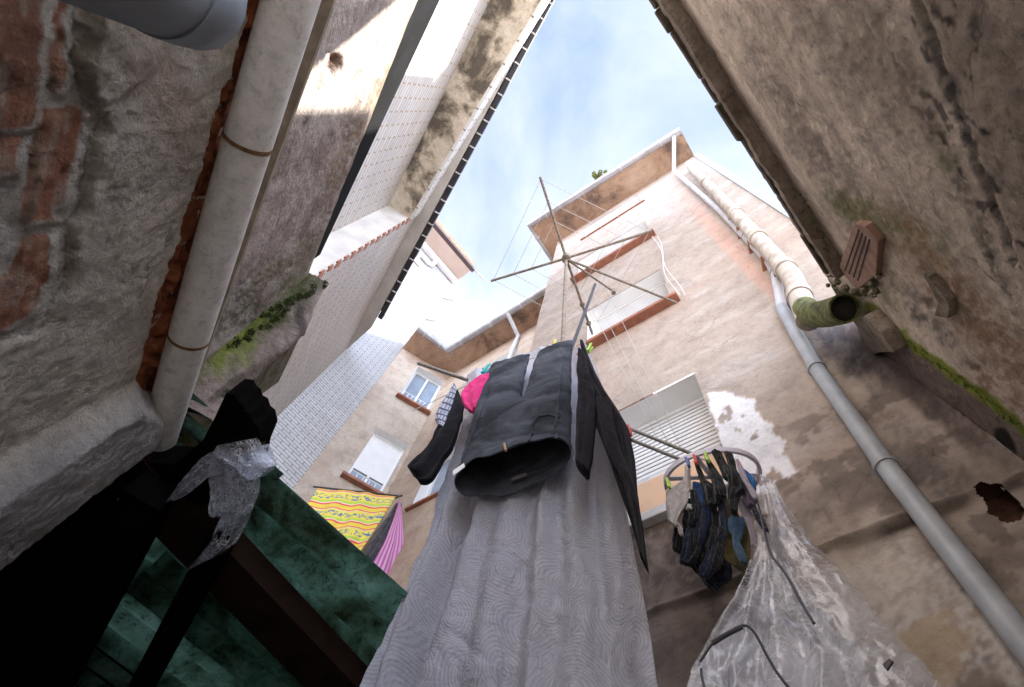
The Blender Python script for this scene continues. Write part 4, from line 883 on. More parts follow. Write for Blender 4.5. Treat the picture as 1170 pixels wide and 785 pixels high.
# ================================================================ LAUNDRY AND OTHER OBJECTS
LD = D(12.6); LN = np.array([-math.sin(math.radians(12.6)), math.cos(math.radians(12.6)), 0])   # direction of the clothes line, and away from the lens
DJ = 1.152; HL = 3.10
def cloth(name, rows, mat, parent=None, plane=(LN, DJ), th=.012, nu=40, nv=60, fold=0.0, nf=4, wr=.006, wf=9, seed=1, uvs=(1, 1), closed=True, shear=0.0, bulge=None, nrm=None, post=None, ridge=0.0):
    """hanging cloth: rows of (left px, right px[, offset]) from top to bottom, each on the hanging plane; two faces with thickness, folds along its length"""
    R_ = []
    for r in rows:
        (l, rr_) = r[0], r[1]; off = r[2] if len(r) > 2 else 0.0
        off2 = r[3] if len(r) > 3 else off
        R_.append((onp(*l, plane[0], plane[1]+off), onp(*rr_, plane[0], plane[1]+off2)))
    Ls = np.array([r[0] for r in R_]); Rs = np.array([r[1] for r in R_]); C_ = (Ls+Rs)/2
    t = np.concatenate([[0], np.cumsum(np.linalg.norm(np.diff(C_, axis=0), axis=1))]); Ltot = t[-1]
    tv = np.linspace(0, Ltot, nv)
    Lv = np.stack([np.interp(tv, t, Ls[:, i]) for i in range(3)], 1); Rv = np.stack([np.interp(tv, t, Rs[:, i]) for i in range(3)], 1)
    for _ in range(2):
        for X_ in (Lv, Rv): X_[1:-1] = (X_[:-2]+2*X_[1:-1]+X_[2:])/4
    u = np.linspace(0, 1, nu); N = np.asarray(plane[0]) if nrm is None else np.asarray(nrm)
    P = Lv[:, None, :]*(1-u)[None, :, None]+Rv[:, None, :]*u[None, :, None]
    Uw = (u[None, :]-.5)*np.linalg.norm(Rv-Lv, axis=1)[:, None]; Vv = np.repeat(tv[:, None], nu, 1)
    Ux = np.repeat(u[None, :], nv, 0)
    d = fold*np.sin(2*math.pi*(Ux*nf+.8*(fbm(Ux*3, Vv*1.2, 0, 3, seed)-.5)+seed*.3))*np.clip(.35+Vv/max(Ltot, .01), 0, 1)
    d = d+wr*2*(fbm(Uw*wf+7, Vv*wf*.7, 0, 5, seed+1)-.5)
    if ridge: d = d+ridge*(np.abs(fbm(Uw*wf*1.3, Vv*wf*.5+Uw*wf*.8, 0, 4, seed+5)-.5)*-4+.5)
    if post is not None: d = d+post(Ux, Vv/Ltot)
    half = th*np.sqrt(np.clip(1-(2*Ux-1)**2, 0, 1))
    if bulge is not None: half = half*bulge(Vv/Ltot)
    A1 = (P+N*(d-half)[:, :, None]).reshape(-1, 3)
    uv = np.stack([(Ux*uvs[0]).ravel(), ((1-Vv/Ltot)*uvs[1]).ravel()], 1)
    idx = np.arange(nu*nv).reshape(nv, nu)
    q_ = np.stack([idx[:-1, :-1], idx[:-1, 1:], idx[1:, 1:], idx[1:, :-1]], -1).reshape(-1, 4)
    if closed:
        A2 = (P+N*(d+half)[:, :, None]).reshape(-1, 3); V_ = np.concatenate([A1, A2]); k = nu*nv
        F_ = q_.tolist()+(q_[:, ::-1]+k).tolist()
        e = [(idx[0, i], idx[0, i+1]) for i in range(nu-1)]+[(idx[i, -1], idx[i+1, -1]) for i in range(nv-1)]+[(idx[-1, i+1], idx[-1, i]) for i in range(nu-1)]+[(idx[i+1, 0], idx[i, 0]) for i in range(nv-1)]
        F_ += [[a, a+k, b+k, b] for a, b in e]; uv = np.concatenate([uv, uv])
    else: V_, F_ = A1, q_.tolist()
    o = finish(name, V_, F_, mat, parent, True, uvs=uv)
    if not closed and 'plastic' not in mat.name and 'film' not in mat.name and 'bag' not in mat.name:
        s_ = o.modifiers.new('thickness', 'SOLIDIFY'); s_.thickness = .002
    return o
def fabric(name, c, c2=None, rough=.9, weave=350, scale=6, bs=.25, sheen=.2, worn=None):
    m, nt, b = nodes(name); v = vec(nt)
    base = ramp(nt, noise(nt, v, scale, 8, .6, .3), [(.35, c2 or tuple(q_*.7 for q_ in c)), (.65, c)])
    if worn:
        sv = vec(nt, 'Object', (1.2, 1.2, 2.2)); base = mixc(nt, ramp(nt, noise(nt, sv, 2.0, 12, .6, 1.0), [(.42, 0.0), (.68, 1.0)]), base, worn)
    nt.links.new(base, b.inputs['Base Color']); b.inputs['Roughness'].default_value = rough; b.inputs['Specular IOR Level'].default_value = .06
    b.inputs['Sheen Weight'].default_value = sheen; h = bump(nt, b, noise(nt, v, weave, 3, .6), .15, .001); h = bump(nt, b, noise(nt, v, 26, 8, .6, 1.0), bs*.6, .006, h); bump(nt, b, noise(nt, v, 8, 4, .5, 1.5), bs, .015, h)
    return m
def peg(x, y, d, mat, label, grp=None, tilt=0.0, plane=LN, s=1.0):
    c = onp(x, y, plane, d); t = thing('clothes_peg', label, 'clothes peg', c-Z*.03*s, grp)
    for sgn in (-1, 1):
        m = MB(); k = np.array(plane)*sgn
        m.hexa([c+k*.002-LD*.006*s-Z*.028*s, c+k*.002+LD*.006*s-Z*.028*s, c+k*.010*s+LD*.006*s-Z*.028*s, c+k*.010*s-LD*.006*s-Z*.028*s,
                c+k*.006*s-LD*.006*s+Z*.034*s+LD*tilt, c+k*.006*s+LD*.006*s+Z*.034*s+LD*tilt, c+k*.013*s+LD*.006*s+Z*.034*s+LD*tilt, c+k*.013*s-LD*.006*s+Z*.034*s+LD*tilt])
        m.build('peg_jaw', mat, t, bevel=.0015)
    MB().tube([c-np.array(plane)*.012*s, c+np.array(plane)*.012*s], .0035*s, 8).build('spring', M_metal, t)
    return t
def wire(name, pts, r, mat, parent=None, n=6, sag=0.0):
    P_ = []
    for p, q_ in zip(pts[:-1], pts[1:]):
        for i in range(10):
            t = i/10; P_.append(lerp(np.asarray(p), np.asarray(q_), t)-Z*sag*4*t*(1-t))
    P_.append(np.asarray(pts[-1])); return MB().tube(P_, r, n).build(name, mat, parent)

# ---------------- star-shaped clothes airer fixed to the tower
HD = 5.6; hub = atz(647, 295, HD)
air = thing('clothes_airer', 'tall rusty star-shaped airer with four arms and strung wires in front of the tower', 'clothes airer', (-1.0, 1.3, -1.5))
M_rod = mat_simple('rusted steel rod', (.30, .25, .20), .7, metal=.2, c2=(.16, .12, .09), scale=30, bs=.3)
ends = [atz(617, 202, HD), atz(561, 321, HD), atz(677, 382, HD), atz(745, 264, HD)]
mast_b = aty(643, 390, 1.24); mast_f = np.array((mast_b[0]-.02, mast_b[1]+.03, -1.5))
MB().tube([hub+Z*.06, mast_b, mast_f], .016, 10).build('mast', M_rod, air, smooth=True)
for e in ends: MB().tube([hub, e+(e-hub)*.0], .013, 8).build('arm', M_rod, air, smooth=True)
hb = MB(); hb.tube([hub-Z*.05, hub+Z*.05], .045, 12); hb.build('hub', M_rod, air, smooth=True)
e5 = atz(701, 333, HD-.05); MB().tube([hub-Z*.03, e5], .011, 8).build('strut', M_rod, air, smooth=True)
MB().tube([e5-Z*.05, e5+Z*.05], .022, 8).build('clamp', M_rod, air)
e6 = aty(773, 346, YT-.09); MB().tube([hub-Z*.03, e6], .012, 8).build('strut', M_rod, air, smooth=True)
sc = hub-Z*.9; 
for k, (t0) in enumerate((.97, .70, .46)):
    for i in range(4):
        p, q_ = lerp(hub, ends[i], t0)+Z*.012, lerp(hub, ends[(i+1) % 4], t0)+Z*.012
        wire('line', [p, q_], .0028, M_wire, air, 5, .01)
for t0 in (.6, .85):
    c = lerp(hub, ends[2], t0); MB().tube([c-(ends[2]-hub)*.02, c+(ends[2]-hub)*.02], .026, 8).build('clamp', M_rod, air)

# far wires, rods carrying the lines
WZ = mat_simple('thin washing wire', (.45, .43, .41), .5, bs=0, var=.1)
def rod(p, q_, r, label, cat='rod', mat=M_metal, name='line_rod', grp=None):
    o = MB().tube([p, q_], r, 10).build(name, mat, None, smooth=True); return tag(o, label, cat, grp)
rod(onp(478, 415, LN, DJ-.10), onp(534, 434, LN, DJ+.02), .012, 'thin metal rod sticking out left of the pink top', mat=M_metal)
rod(onp(680, 325, LN, DJ+.10), onp(650, 406, LN, DJ+.02), .011, 'dark upright metal rod rising behind the cuff of the jeans', mat=M_black)
p1, p2 = aty(715, 488, 1.33), aty(797, 521, 1.46); rod(p1, p2, .0085, 'upper metal rod running from the black shirt to the round hanger')
p3, p4 = aty(715, 500, 1.33), aty(780, 526, 1.46); rod(p3, p4, .0085, 'lower metal rod running from the black shirt to the round hanger')
for i, (a, b) in enumerate((((662, 325), (752, 503)), ((676, 330), (764, 507)), ((690, 322), (778, 512)))):
    tag(wire('washing_line', [aty(*a, 1.75), aty(*b, 1.40)], .0022, WZ, None, 5), ('left', 'middle', 'right')[i]+' one of the three thin wires running down past the lower shutter', 'wire', 'three parallel wires before the shutter')
cl = tag(wire('washing_line', [onp(470, 470, LN, DJ-.02), onp(590, 414, LN, DJ), onp(664, 396, LN, DJ)], .003, M_wire, None, 6), 'main washing line the jeans and pink top are pegged to', 'wire')
# two loose cords at the end of the sills
for off, lab in ((0, 'left white cord dangling in waves from the sill corner beside the airer arm'), (1, 'right white cord dangling in waves from the sill corner beside the airer arm')):
    P_ = [aty(745+off*3+4*math.sin(i*.9+off)+i*(3.6+off*.3), 270+i*8.4, 1.82-.0*i) for i in range(9)]
    tag(MB().tube(P_, .0045, 6).build('loose_cord', M_cord, None, smooth=True), lab, 'cord')

# ---------------- the big grey sheet
def sheet_mat():
    m, nt, b = nodes('grey jacquard sheet'); v = vec(nt, 'UV'); sc_ = nt.nodes.new('ShaderNodeMapping'); nt.links.new(v, sc_.inputs['Vector'])
    nzv = nt.nodes.new('ShaderNodeTexNoise'); nzv.inputs['Scale'].default_value = 3; nzv.inputs['Detail'].default_value = 2; nt.links.new(v, nzv.inputs['Vector'])
    ad = nt.nodes.new('ShaderNodeVectorMath'); ad.operation = 'MULTIPLY_ADD'; ad.inputs[1].default_value = (.13, .13, 0); nt.links.new(nzv.outputs['Color'], ad.inputs[0]); nt.links.new(sc_.outputs['Vector'], ad.inputs[2])
    vo = nt.nodes.new('ShaderNodeTexVoronoi'); vo.voronoi_dimensions = '2D'; vo.inputs['Scale'].default_value = 5.2; vo.inputs['Randomness'].default_value = .85; nt.links.new(ad.outputs['Vector'], vo.inputs['Vector'])
    ml = nt.nodes.new('ShaderNodeMath'); ml.operation = 'MULTIPLY'; ml.inputs[1].default_value = 95; nt.links.new(vo.outputs['Distance'], ml.inputs[0])
    sn = nt.nodes.new('ShaderNodeMath'); sn.operation = 'SINE'; nt.links.new(ml.outputs[0], sn.inputs[0])
    fac = nt.nodes.new('ShaderNodeMath'); fac.operation = 'MULTIPLY_ADD'; fac.inputs[1].default_value = .5; fac.inputs[2].default_value = .5; nt.links.new(sn.outputs[0], fac.inputs[0])
    base = ramp(nt, fac.outputs[0], [(.28, (.61, .595, .665)), (.72, (.725, .71, .785))])
    base = mixc(nt, 1.0, base, ramp(nt, noise(nt, v, 3, 6, .6), [(.3, .94), (.6, 1.0)]), 'MULTIPLY')
    nt.links.new(base, b.inputs['Base Color']); b.inputs['Roughness'].default_value = .75; b.inputs['Sheen Weight'].default_value = .2
    ov = vec(nt); h = bump(nt, b, fac.outputs[0], .45, .003); h = bump(nt, b, noise(nt, ov, 13, 12, .7, 1.8), .95, .03, h); bump(nt, b, noise(nt, ov, 5, 5, .5, 1.5), .5, .05, h)
    make_translucent(m, .3); return m
def sheet_post(u, v):
    s_ = -.06*np.exp(-((u-.10-.03*v)/.055)**2)+.055*np.exp(-((u-.23+.05*v)/.035)**2)          # deep fold at the left
    s_ = s_-.05*np.exp(-((u-.74)/.05)**2)+.05*np.exp(-((u-.84)/.04)**2)-.02*np.exp(-((u-.66+.06*v)/.03)**2)
    w1_ = .012*(np.abs(fbm(u*5+v*6, v*14-u*3, 0, 4, 77)-.5)*-4+.5)*sstep(.1, .35, v); d1 = .014*(np.abs(fbm(u*3+v*5, v*3-u*2, 0, 5, 91)-.5)*-4+.5)*(.4+.6*v)
    return s_+w1_+d1+.03*np.sin(u*9+v*2)
sh = cloth('bed_sheet', [((534, 428), (668, 388)), ((531, 470), (688, 440)), ((515, 525), (706, 500)), ((497, 572), (712, 545)), ((487, 605), (719, 590)), ((466, 655), (730, 645)), ((440, 715), (742, 705)), ((410, 785), (756, 790)), ((360, 905), (784, 910)), ((290, 1080), (830, 1090))],
           sheet_mat(), None, (LN, DJ+.14), th=.004, nu=300, nv=460, fold=.020, nf=6, wr=.013, wf=8, seed=3, ridge=.006, uvs=(1.1, 2.9), closed=True, post=sheet_post)
tag(sh, 'large grey bed sheet with a swirling ring pattern hanging behind the jeans', 'bed sheet')

# ---------------- dark jeans pegged by the cuffs, waist open towards the lens
def S(p): return float(np.dot(p, LD))
jean = thing('jeans', 'faded black jeans hanging upside down with open waist at the bottom', 'jeans', LN*DJ+LD*(-.76)+Z*2.0)
M_denim = fabric('black denim', (.034, .037, .045), (.021, .023, .029), weave=500, scale=5, bs=.45, sheen=.05, worn=(.105, .115, .14))
def loft(name, rings, mat, parent, n=64, nv=80, jit=.008, seed=1, ex=2.4, capTop=False, post=None):
    """rings: (z, s centre, n centre, half width, half depth)"""
    rings = np.array(rings); t = rings[:, 0]; zz_ = np.linspace(t[0], t[-1], nv); o_ = np.argsort(t)
    it = lambda i: np.interp(zz_, t[o_], rings[o_, i]); sc_, nc, hw, hd = it(1), it(2), it(3), it(4)
    th_2 = np.linspace(0, 2*math.pi, n, endpoint=False); c, s_ = np.cos(th_2), np.sin(th_2)
    cx_ = np.sign(c)*np.abs(c)**(2/ex); sy = np.sign(s_)*np.abs(s_)**(2/ex)
    V_ = []
    for k in range(nv):
        w_ = (fbm(c*1.6+seed*3, s_*1.6+zz_[k]*2.0, zz_[k]*5.5+c*1.5, 4, seed)-.5)*2+.9*(fbm(c*5+seed*3, s_*5, zz_[k]*14+c*4, 3, seed+2)-.5)
        r_ = 1+w_*jit/np.maximum(np.minimum(hw[k], hd[k]), .02)
        dz = 0 if post is None else post(c, s_, (k/(nv-1)))
        for j in range(n):
            z_ = zz_[k]+(dz[j] if post is not None else 0)
            V_.append(LD*(sc_[k]+cx_[j]*hw[k]*(1+(r_[j]-1)*.25))+LN*(DJ+nc[k]+sy[j]*hd[k]*r_[j])+Z*z_)
    F_ = [[k*n+j, k*n+(j+1) % n, (k+1)*n+(j+1) % n, (k+1)*n+j] for k in range(nv-1) for j in range(n)]
    if capTop: F_.append(list(range(n))[::-1])
    o = finish(name, V_, F_, mat, parent, True); s_ = o.modifiers.new('thickness', 'SOLIDIFY'); s_.thickness = .0025; return o
zc = 2.44; L0, L1, R0, R1 = -1.02, -.755, -.711, -.495
loft('leg', [(HL+.01, (L0+L1)/2-.003, 0, .118, .016), (2.9, -.884, -.008, .122, .036), (2.65, -.876, -.012, .119, .046), (zc, -.860, -.015, .120, .058), (2.3, -.845, -.015, .12, .055)], M_denim, jean, jit=.014, seed=2)
loft('leg', [(HL+.01, (R0+R1)/2+.006, 0, .100, .016), (2.9, -.606, -.008, .106, .036), (2.65, -.602, -.012, .109, .046), (zc, -.603, -.015, .118, .058), (2.3, -.61, -.015, .12, .055)], M_denim, jean, jit=.014, seed=5)
def waist(c, s_, t): 
    return t**3*(-.012*np.cos(3*c*1.4)-.015*np.abs(s_)*(s_ > 0)+.010*(s_ < 0)*np.abs(s_)+.009*np.sin(c*9)+.03*c)
loft('hips', [(zc+.05, -.735, -.015, .17, .012), (zc-.04, -.733, -.015, .236, .058), (2.3, -.725, -.015, .243, .068), (2.1, -.715, -.014, .243, .080), (1.93, -.71, -.012, .238, .088), (1.90, -.71, -.012, .236, .088)], M_denim, jean, n=120, nv=90, jit=.014, seed=8, post=waist)
def band(z0, z1, hw0, hd0, hw1, hd1, name, k=1.012):
    loft(name, [(z0, -.71, -.012, hw0*k, hd0*k), (z1, -.71, -.012, hw1*k, hd1*k)], M_denim, jean, n=120, nv=14, jit=.003, seed=8, post=lambda c, s_, t: waist(c, s_, .86+.14*t))
band(1.945, 1.900, .238, .088, .236, .088, 'waistband', 1.015)
for sx_, sz_ in ((-.93, 2.0), (-.52, 2.0)):
    pass
for a_ in (-2.55, -1.95, -1.2, -.6):
    c_, s_2 = math.cos(a_), math.sin(a_); p_ = LD*(-.71+.242*np.sign(c_)*abs(c_)**.83)+LN*(DJ-.012+.095*np.sign(s_2)*abs(s_2)**.83)+Z*(1.905+.03*c_)
    m = MB(); m.box(p_-LD*.005-LN*.003, LD*.010, LN*.006, Z*.05); m.build('belt_loop', M_denim, jean, bevel=.001)
for pts_ in ([(606, 458), (600, 480), (592, 500), (585, 512)], [(644, 405), (640, 440), (637, 470), (634, 488)], [(566, 428), (553, 460), (540, 495), (528, 525)]):
    P_ = [onp(x, y, LN, DJ-o_) for (x, y), o_ in zip(pts_, (.045, .070, .088, .096))]
    MB().tube(P_, .0035, 6).build('seam', M_denim, jean, smooth=True)
# pocket mouth, zip, waist label, back tag
pk = onp(607, 478, LN, DJ-.115)
m = MB(); P_ = [onp(608, 497, LN, DJ-.098), onp(607, 486, LN, DJ-.098), onp(614, 477, LN, DJ-.096), onp(628, 474, LN, DJ-.092), onp(639, 477, LN, DJ-.085)]
m.tube(P_, .006, 8).build('pocket_edge', M_denim, jean, smooth=True)
m = MB(); m.tube([onp(578, 515, LN, DJ-.108), onp(576, 507, LN, DJ-.108)], .006, 8).build('zip', mat_simple('brass', (.45, .30, .12), .35, metal=.8), jean)
m = MB(); m.bar(onp(527, 532, LN, DJ-.085), onp(518, 541, LN, DJ-.085), .016, .003, up=LN).build('waist_label', M_white, jean) if False else None
mm_ = MB(); mm_.prism([onp(x, y, LN, DJ-.10) for x, y in [(517, 538), (530, 529), (531, 533), (518, 543)]], LN*.003); mm_.build('waist_label', M_white, jean)
mm_ = MB(); mm_.prism([onp(x, y, LN, DJ+.045) for x, y in [(584, 546), (601, 540), (602, 543), (585, 549)]], LN*.003); mm_.build('care_tag', mat_simple('grey tag', (.16, .15, .15), .8), jean)

# ---------------- pegs on the line
M_yel = mat_simple('yellow plastic', (.75, .62, .12), .5, var=.1); M_lime = mat_simple('lime plastic', (.45, .70, .08), .5, var=.1); M_turq = mat_simple('turquoise plastic', (.03, .42, .42), .5, var=.1)
M_redp = mat_simple('red plastic', (.65, .05, .04), .5, var=.1); M_bluep = mat_simple('blue plastic', (.08, .16, .42), .5, var=.1); M_woodp = mat_simple('wooden peg', (.50, .27, .17), .8, var=.2)
peg(583, 418, DJ, M_yel, 'yellow clothes peg holding the left trouser cuff', s=1.2); peg(634.5, 393, DJ, M_yel, 'yellow clothes peg holding the right trouser cuff', s=1.2)
peg(553, 424, DJ-.02, M_turq, 'turquoise clothes peg on the pink top', s=1.5, tilt=.03); peg(672, 399, DJ, M_lime, 'lime green clothes peg at the cuff of the black shirt', s=1.2, tilt=.02)
peg(719, 493, 1.30, M_redp, 'red clothes peg on the shoulder of the black shirt', plane=YY, s=1.2)
bars = MB(); bars.bar(onp(562, 428, LN, DJ+.03), onp(573, 418, LN, DJ+.03), .012, .01); tag(bars.build('wooden_peg', M_woodp, None, bevel=.002), 'reddish wooden peg between the pink top and the jeans', 'clothes peg')
bars = MB(); bars.bar(onp(659, 405, LN, DJ+.03), onp(670, 401, LN, DJ+.03), .014, .01); tag(bars.build('wooden_peg', M_woodp, None, bevel=.002), 'reddish wooden peg right of the jeans by the lime peg', 'clothes peg')

# ---------------- garments left and right of the jeans
M_pink = fabric('hot pink lace', (.72, .045, .22), (.55, .03, .16), weave=120, scale=30, bs=.8, sheen=.1)
o = cloth('pink_garment', [((549, 431), (562, 427)), ((540, 436), (564, 431)), ((530, 443), (563, 440)), ((526, 451), (557, 447)), ((527, 460), (550, 455)), ((531, 467), (551, 462)), ((537, 471), (548, 469))], M_pink, None, (LN, DJ-.02), th=.016, nu=40, nv=40, wr=.010, wf=22, seed=5, fold=.008, nf=2)
tag(o, 'small hot pink garment pegged left of the jeans', 'garment')
def plaid():
    m, nt, b = nodes('blue check cotton'); v = vec(nt, 'UV')
    k1 = nt.nodes.new('ShaderNodeTexBrick'); k1.inputs['Scale'].default_value = 1; k1.inputs['Brick Width'].default_value = .22; k1.inputs['Row Height'].default_value = .16; k1.inputs['Mortar Size'].default_value = .022
    k1.offset = .5; k1.inputs['Color1'].default_value = (.50, .51, .58, 1); k1.inputs['Color2'].default_value = (.36, .38, .47, 1); k1.inputs['Mortar'].default_value = (.06, .075, .17, 1); nt.links.new(v, k1.inputs['Vector'])
    nt.links.new(mixc(nt, 1.0, k1.outputs['Color'], ramp(nt, noise(nt, v, 6, 5), [(.35, .7), (.6, 1.0)]), 'MULTIPLY'), b.inputs['Base Color']); b.inputs['Roughness'].default_value = .9; bump(nt, b, noise(nt, vec(nt), 30, 6), .4, .006); return m
o = cloth('boxer_shorts', [((519, 438), (522, 446)), ((512, 452), (527, 456)), ((504, 463), (520, 468)), ((498, 473), (516, 478)), ((497, 480), (512, 484)), ((501, 487), (507, 490))], plaid(), None, (LN, DJ-.03), th=.014, nu=30, nv=40, wr=.008, wf=14, seed=8, uvs=(1.0, 1.3))
tag(o, 'small blue and white checked shorts hanging at the far left end of the line', 'shorts')
M_blk = fabric('black jersey', (.012, .012, .016), (.007, .007, .009), weave=300, scale=5, bs=.5, sheen=.05)
o = cloth('black_sweater', [((524, 447), (530, 466)), ((515, 463), (528, 478)), ((504, 482), (523, 498)), ((494, 502), (516, 512)), ((484, 516), (503, 531)), ((474, 526), (494, 546)), ((468, 531), (488, 551)), ((466, 534), (479, 549))], M_blk, None, (LN, DJ-.02), th=.03, nu=40, nv=60, wr=.014, wf=11, seed=9, fold=.008, nf=2)
tag(o, 'black sleeve of a garment hanging left of the grey sheet', 'garment')
M_blk2 = fabric('dark plum black jersey', (.016, .013, .018), (.009, .007, .010), weave=300, scale=4, bs=.45, sheen=.05)
blk = thing('black_shirt', 'long black long-sleeved shirt hanging right of the jeans over the grey sheet', 'shirt', onp(700, 480, LN, DJ))
cloth('shirt_body', [((663, 391), (667, 391)), ((664, 400), (671, 403)), ((661, 420), (680, 425)), ((662, 440), (691, 445)), ((668, 458), (706, 468)), ((676, 475), (718, 489)), ((686, 500), (724, 522)), ((694, 520), (727, 552)), ((706, 556), (731, 590)), ((722, 600), (736, 625)), ((733, 640), (740, 652))], M_blk2, blk, (LN, DJ+.0), th=.035, nu=60, nv=110, wr=.014, wf=8, seed=11, fold=.012, nf=3, bulge=lambda t: .4+.6*np.sin(np.clip(t, 0, 1)*math.pi))
cloth('sleeve', [((661, 402), (670, 408)), ((659, 425), (676, 432)), ((661, 440), (681, 452)), ((660, 462), (682, 470)), ((659, 490), (679, 496)), ((658, 515), (676, 522)), ((659, 532), (673, 538)), ((660, 536), (673, 541))], M_blk2, blk, (LN, DJ-.045), th=.035, nu=40, nv=70, wr=.012, wf=12, seed=12, fold=.006, nf=1)
cloth('sleeve', [((681, 455), (700, 465)), ((684, 480), (704, 492)), ((690, 505), (712, 520)), ((699, 528), (722, 545)), ((712, 552), (729, 566)), ((722, 590), (734, 600)), ((732, 632), (740, 652))], M_blk2, blk, (LN, DJ-.04), th=.03, nu=40, nv=80, wr=.014, wf=12, seed=13, fold=.006, nf=1)

# ---------------- round hanger with pegged underwear
YR = 1.46; ZR = 2.14
hang = thing('round_hanger', 'pale lilac plastic round sock hanger at the end of the rods', 'sock hanger', aty(812, 545, YR))
M_lil = mat_simple('pale lilac plastic', (.62, .58, .66), .4, var=.1, bs=.05)
rc = atz(813, 545, ZR); 
ra = atz(760, 556, ZR)-rc; rb = atz(815, 513, ZR)-rc
ra = np.array((ra[0], ra[1], 0)); hax = _n(ra); hay = np.cross(Z, hax); wa, wb = np.linalg.norm(ra)*1.02, abs(np.dot(rb, hay))*1.0
ring = [rc+hax*wa*math.cos(t)+hay*wb*math.sin(t) for t in np.linspace(0, 2*math.pi, 49)]
m = MB(); n_ = 48
for i in range(n_):
    for dz, k_ in ((-.016, 1), (-.016, .93), (.016, .93), (.016, 1)): m.v.append(rc+(ring[i]-rc)*k_+Z*dz)
for i in range(n_):
    for j in range(4): m.f.append([i*4+j, i*4+(j+1) % 4, ((i+1) % n_)*4+(j+1) % 4, ((i+1) % n_)*4+j])
m.build('ring', M_lil, hang, smooth=True)
for t in (0.3, 1.35): 
    c, s_ = math.cos(t), math.sin(t); m = MB(); m.bar(rc+hax*wa*c*.95+hay*wb*s_*.95, rc-hax*wa*c*.95-hay*wb*s_*.95, .018, .008); m.build('spoke', M_lil, hang)
MB().tube([rc, rc+Z*.13, rc+Z*.16+hax*.03, rc+Z*.13+hax*.05], .006, 8).build('hook', M_lil, hang, smooth=True)
M_gr = fabric('pale grey satin', (.46, .42, .41), (.36, .32, .32), rough=.5, weave=200); M_navy = fabric('dark navy cotton', (.016, .022, .045), bs=.5); M_blu = fabric('blue denim cotton', (.035, .085, .24), (.02, .05, .14), bs=.5)
M_blk3 = fabric('black cotton', (.012, .012, .014), bs=.6); M_olive = fabric('olive cotton', (.15, .115, .035), (.10, .08, .025), bs=.5); M_jb = fabric('faded blue denim', (.05, .10, .17), (.03, .06, .11), bs=.5)
M_lav = fabric('pale lavender cotton', (.42, .37, .45), (.32, .28, .35)); M_cyan = fabric('bright blue cotton', (.02, .18, .50), (.012, .10, .32)); M_mauve = fabric('dark mauve cotton', (.09, .07, .11), (.05, .04, .065)); M_wht = fabric('white cotton', (.62, .60, .62))
def dots():
    m, nt, b = nodes('navy dotted cotton'); v = vec(nt, 'UV', (9, 12, 1)); vo = nt.nodes.new('ShaderNodeTexVoronoi'); vo.inputs['Scale'].default_value = 1; vo.inputs['Randomness'].default_value = .6; nt.links.new(v, vo.inputs['Vector'])
    nt.links.new(ramp(nt, vo.outputs['Distance'], [(.18, (.5, .5, .55)), (.22, (.02, .022, .04))]), b.inputs['Base Color']); b.inputs['Roughness'].default_value = .9; bump(nt, b, noise(nt, vec(nt), 40, 5), .4, .005); return m
def Zp(*p): return [(740+a*.2038, 510+b*.2038) for a, b in p]      # positions read from an enlargement
def item(name, rows, mat, y, label, cat, th=.02, seed=1, fold=.004, nf=2, wr=.008):
    rows = [(Zp(l)[0], Zp(r)[0]) for l, r in rows]
    o = cloth(name, rows, mat, None, (YY, y), th=th*.55, nu=50, nv=70, wr=wr*1.8, ridge=.006, wf=20, seed=seed, fold=fold, nf=nf); return tag(o, label, cat)
item('camisole', [((205, 110), (232, 110)), ((212, 160), (238, 175)), ((200, 200), (240, 225)), ((108, 250), (238, 265)), ((102, 310), (225, 320)), ((105, 370), (185, 370)), ((115, 420), (170, 425)), ((140, 440), (160, 450))], M_gr, 1.40, 'pale grey camisole pegged at the left edge of the round hanger', 'camisole', seed=21)
item('strap', [((168, 435), (182, 440)), ((175, 460), (200, 460)), ((172, 485), (198, 485)), ((180, 497), (192, 497))], M_gr, 1.40, 'small grey strap loop below the grey camisole', 'strap', th=.006, seed=22)
item('black_camisole', [((262, 82), (285, 82)), ((268, 130), (305, 140)), ((290, 190), (330, 190)), ((305, 240), (400, 240)), ((315, 300), (410, 300)), ((325, 330), (400, 330))], M_blk3, 1.40, 'black strappy top hanging by its strap from the red peg', 'top', seed=23)
item('black_strap_top', [((325, 75), (350, 75)), ((335, 120), (385, 125)), ((350, 170), (420, 180)), ((365, 230), (440, 240)), ((380, 280), (440, 285))], M_blk3, 1.38, 'black top under the lime green peg', 'top', seed=24)
item('black_sock', [((358, 38), (415, 35)), ((375, 70), (430, 70)), ((395, 110), (450, 110)), ((415, 160), (480, 150)), ((430, 190), (500, 200))], M_blk3, 1.36, 'thick black sock, left one of the two at the top of the round hanger', 'sock', seed=25, th=.03)
item('black_sock', [((425, 35), (475, 40)), ((440, 70), (490, 80)), ((450, 110), (500, 130)), ((460, 160), (540, 200)), ((450, 240), (550, 250)), ((450, 330), (510, 290)), ((470, 375), (500, 370))], M_blk3, 1.35, 'thick black sock, right one of the two at the top of the round hanger', 'sock', seed=26, th=.03)
item('blue_shorts', [((250, 215), (300, 210)), ((245, 270), (330, 260)), ((245, 330), (360, 320)), ((248, 400), (350, 400)), ((255, 460), (335, 470)), ((280, 520), (320, 530))], M_blu, 1.47, 'crumpled blue shorts in the middle of the round hanger', 'shorts', seed=27, th=.03)
item('white_sock', [((203, 330), (245, 322)), ((205, 348), (250, 348))], M_wht, 1.41, 'small white bundle beside the blue shorts', 'sock', seed=28, th=.012)
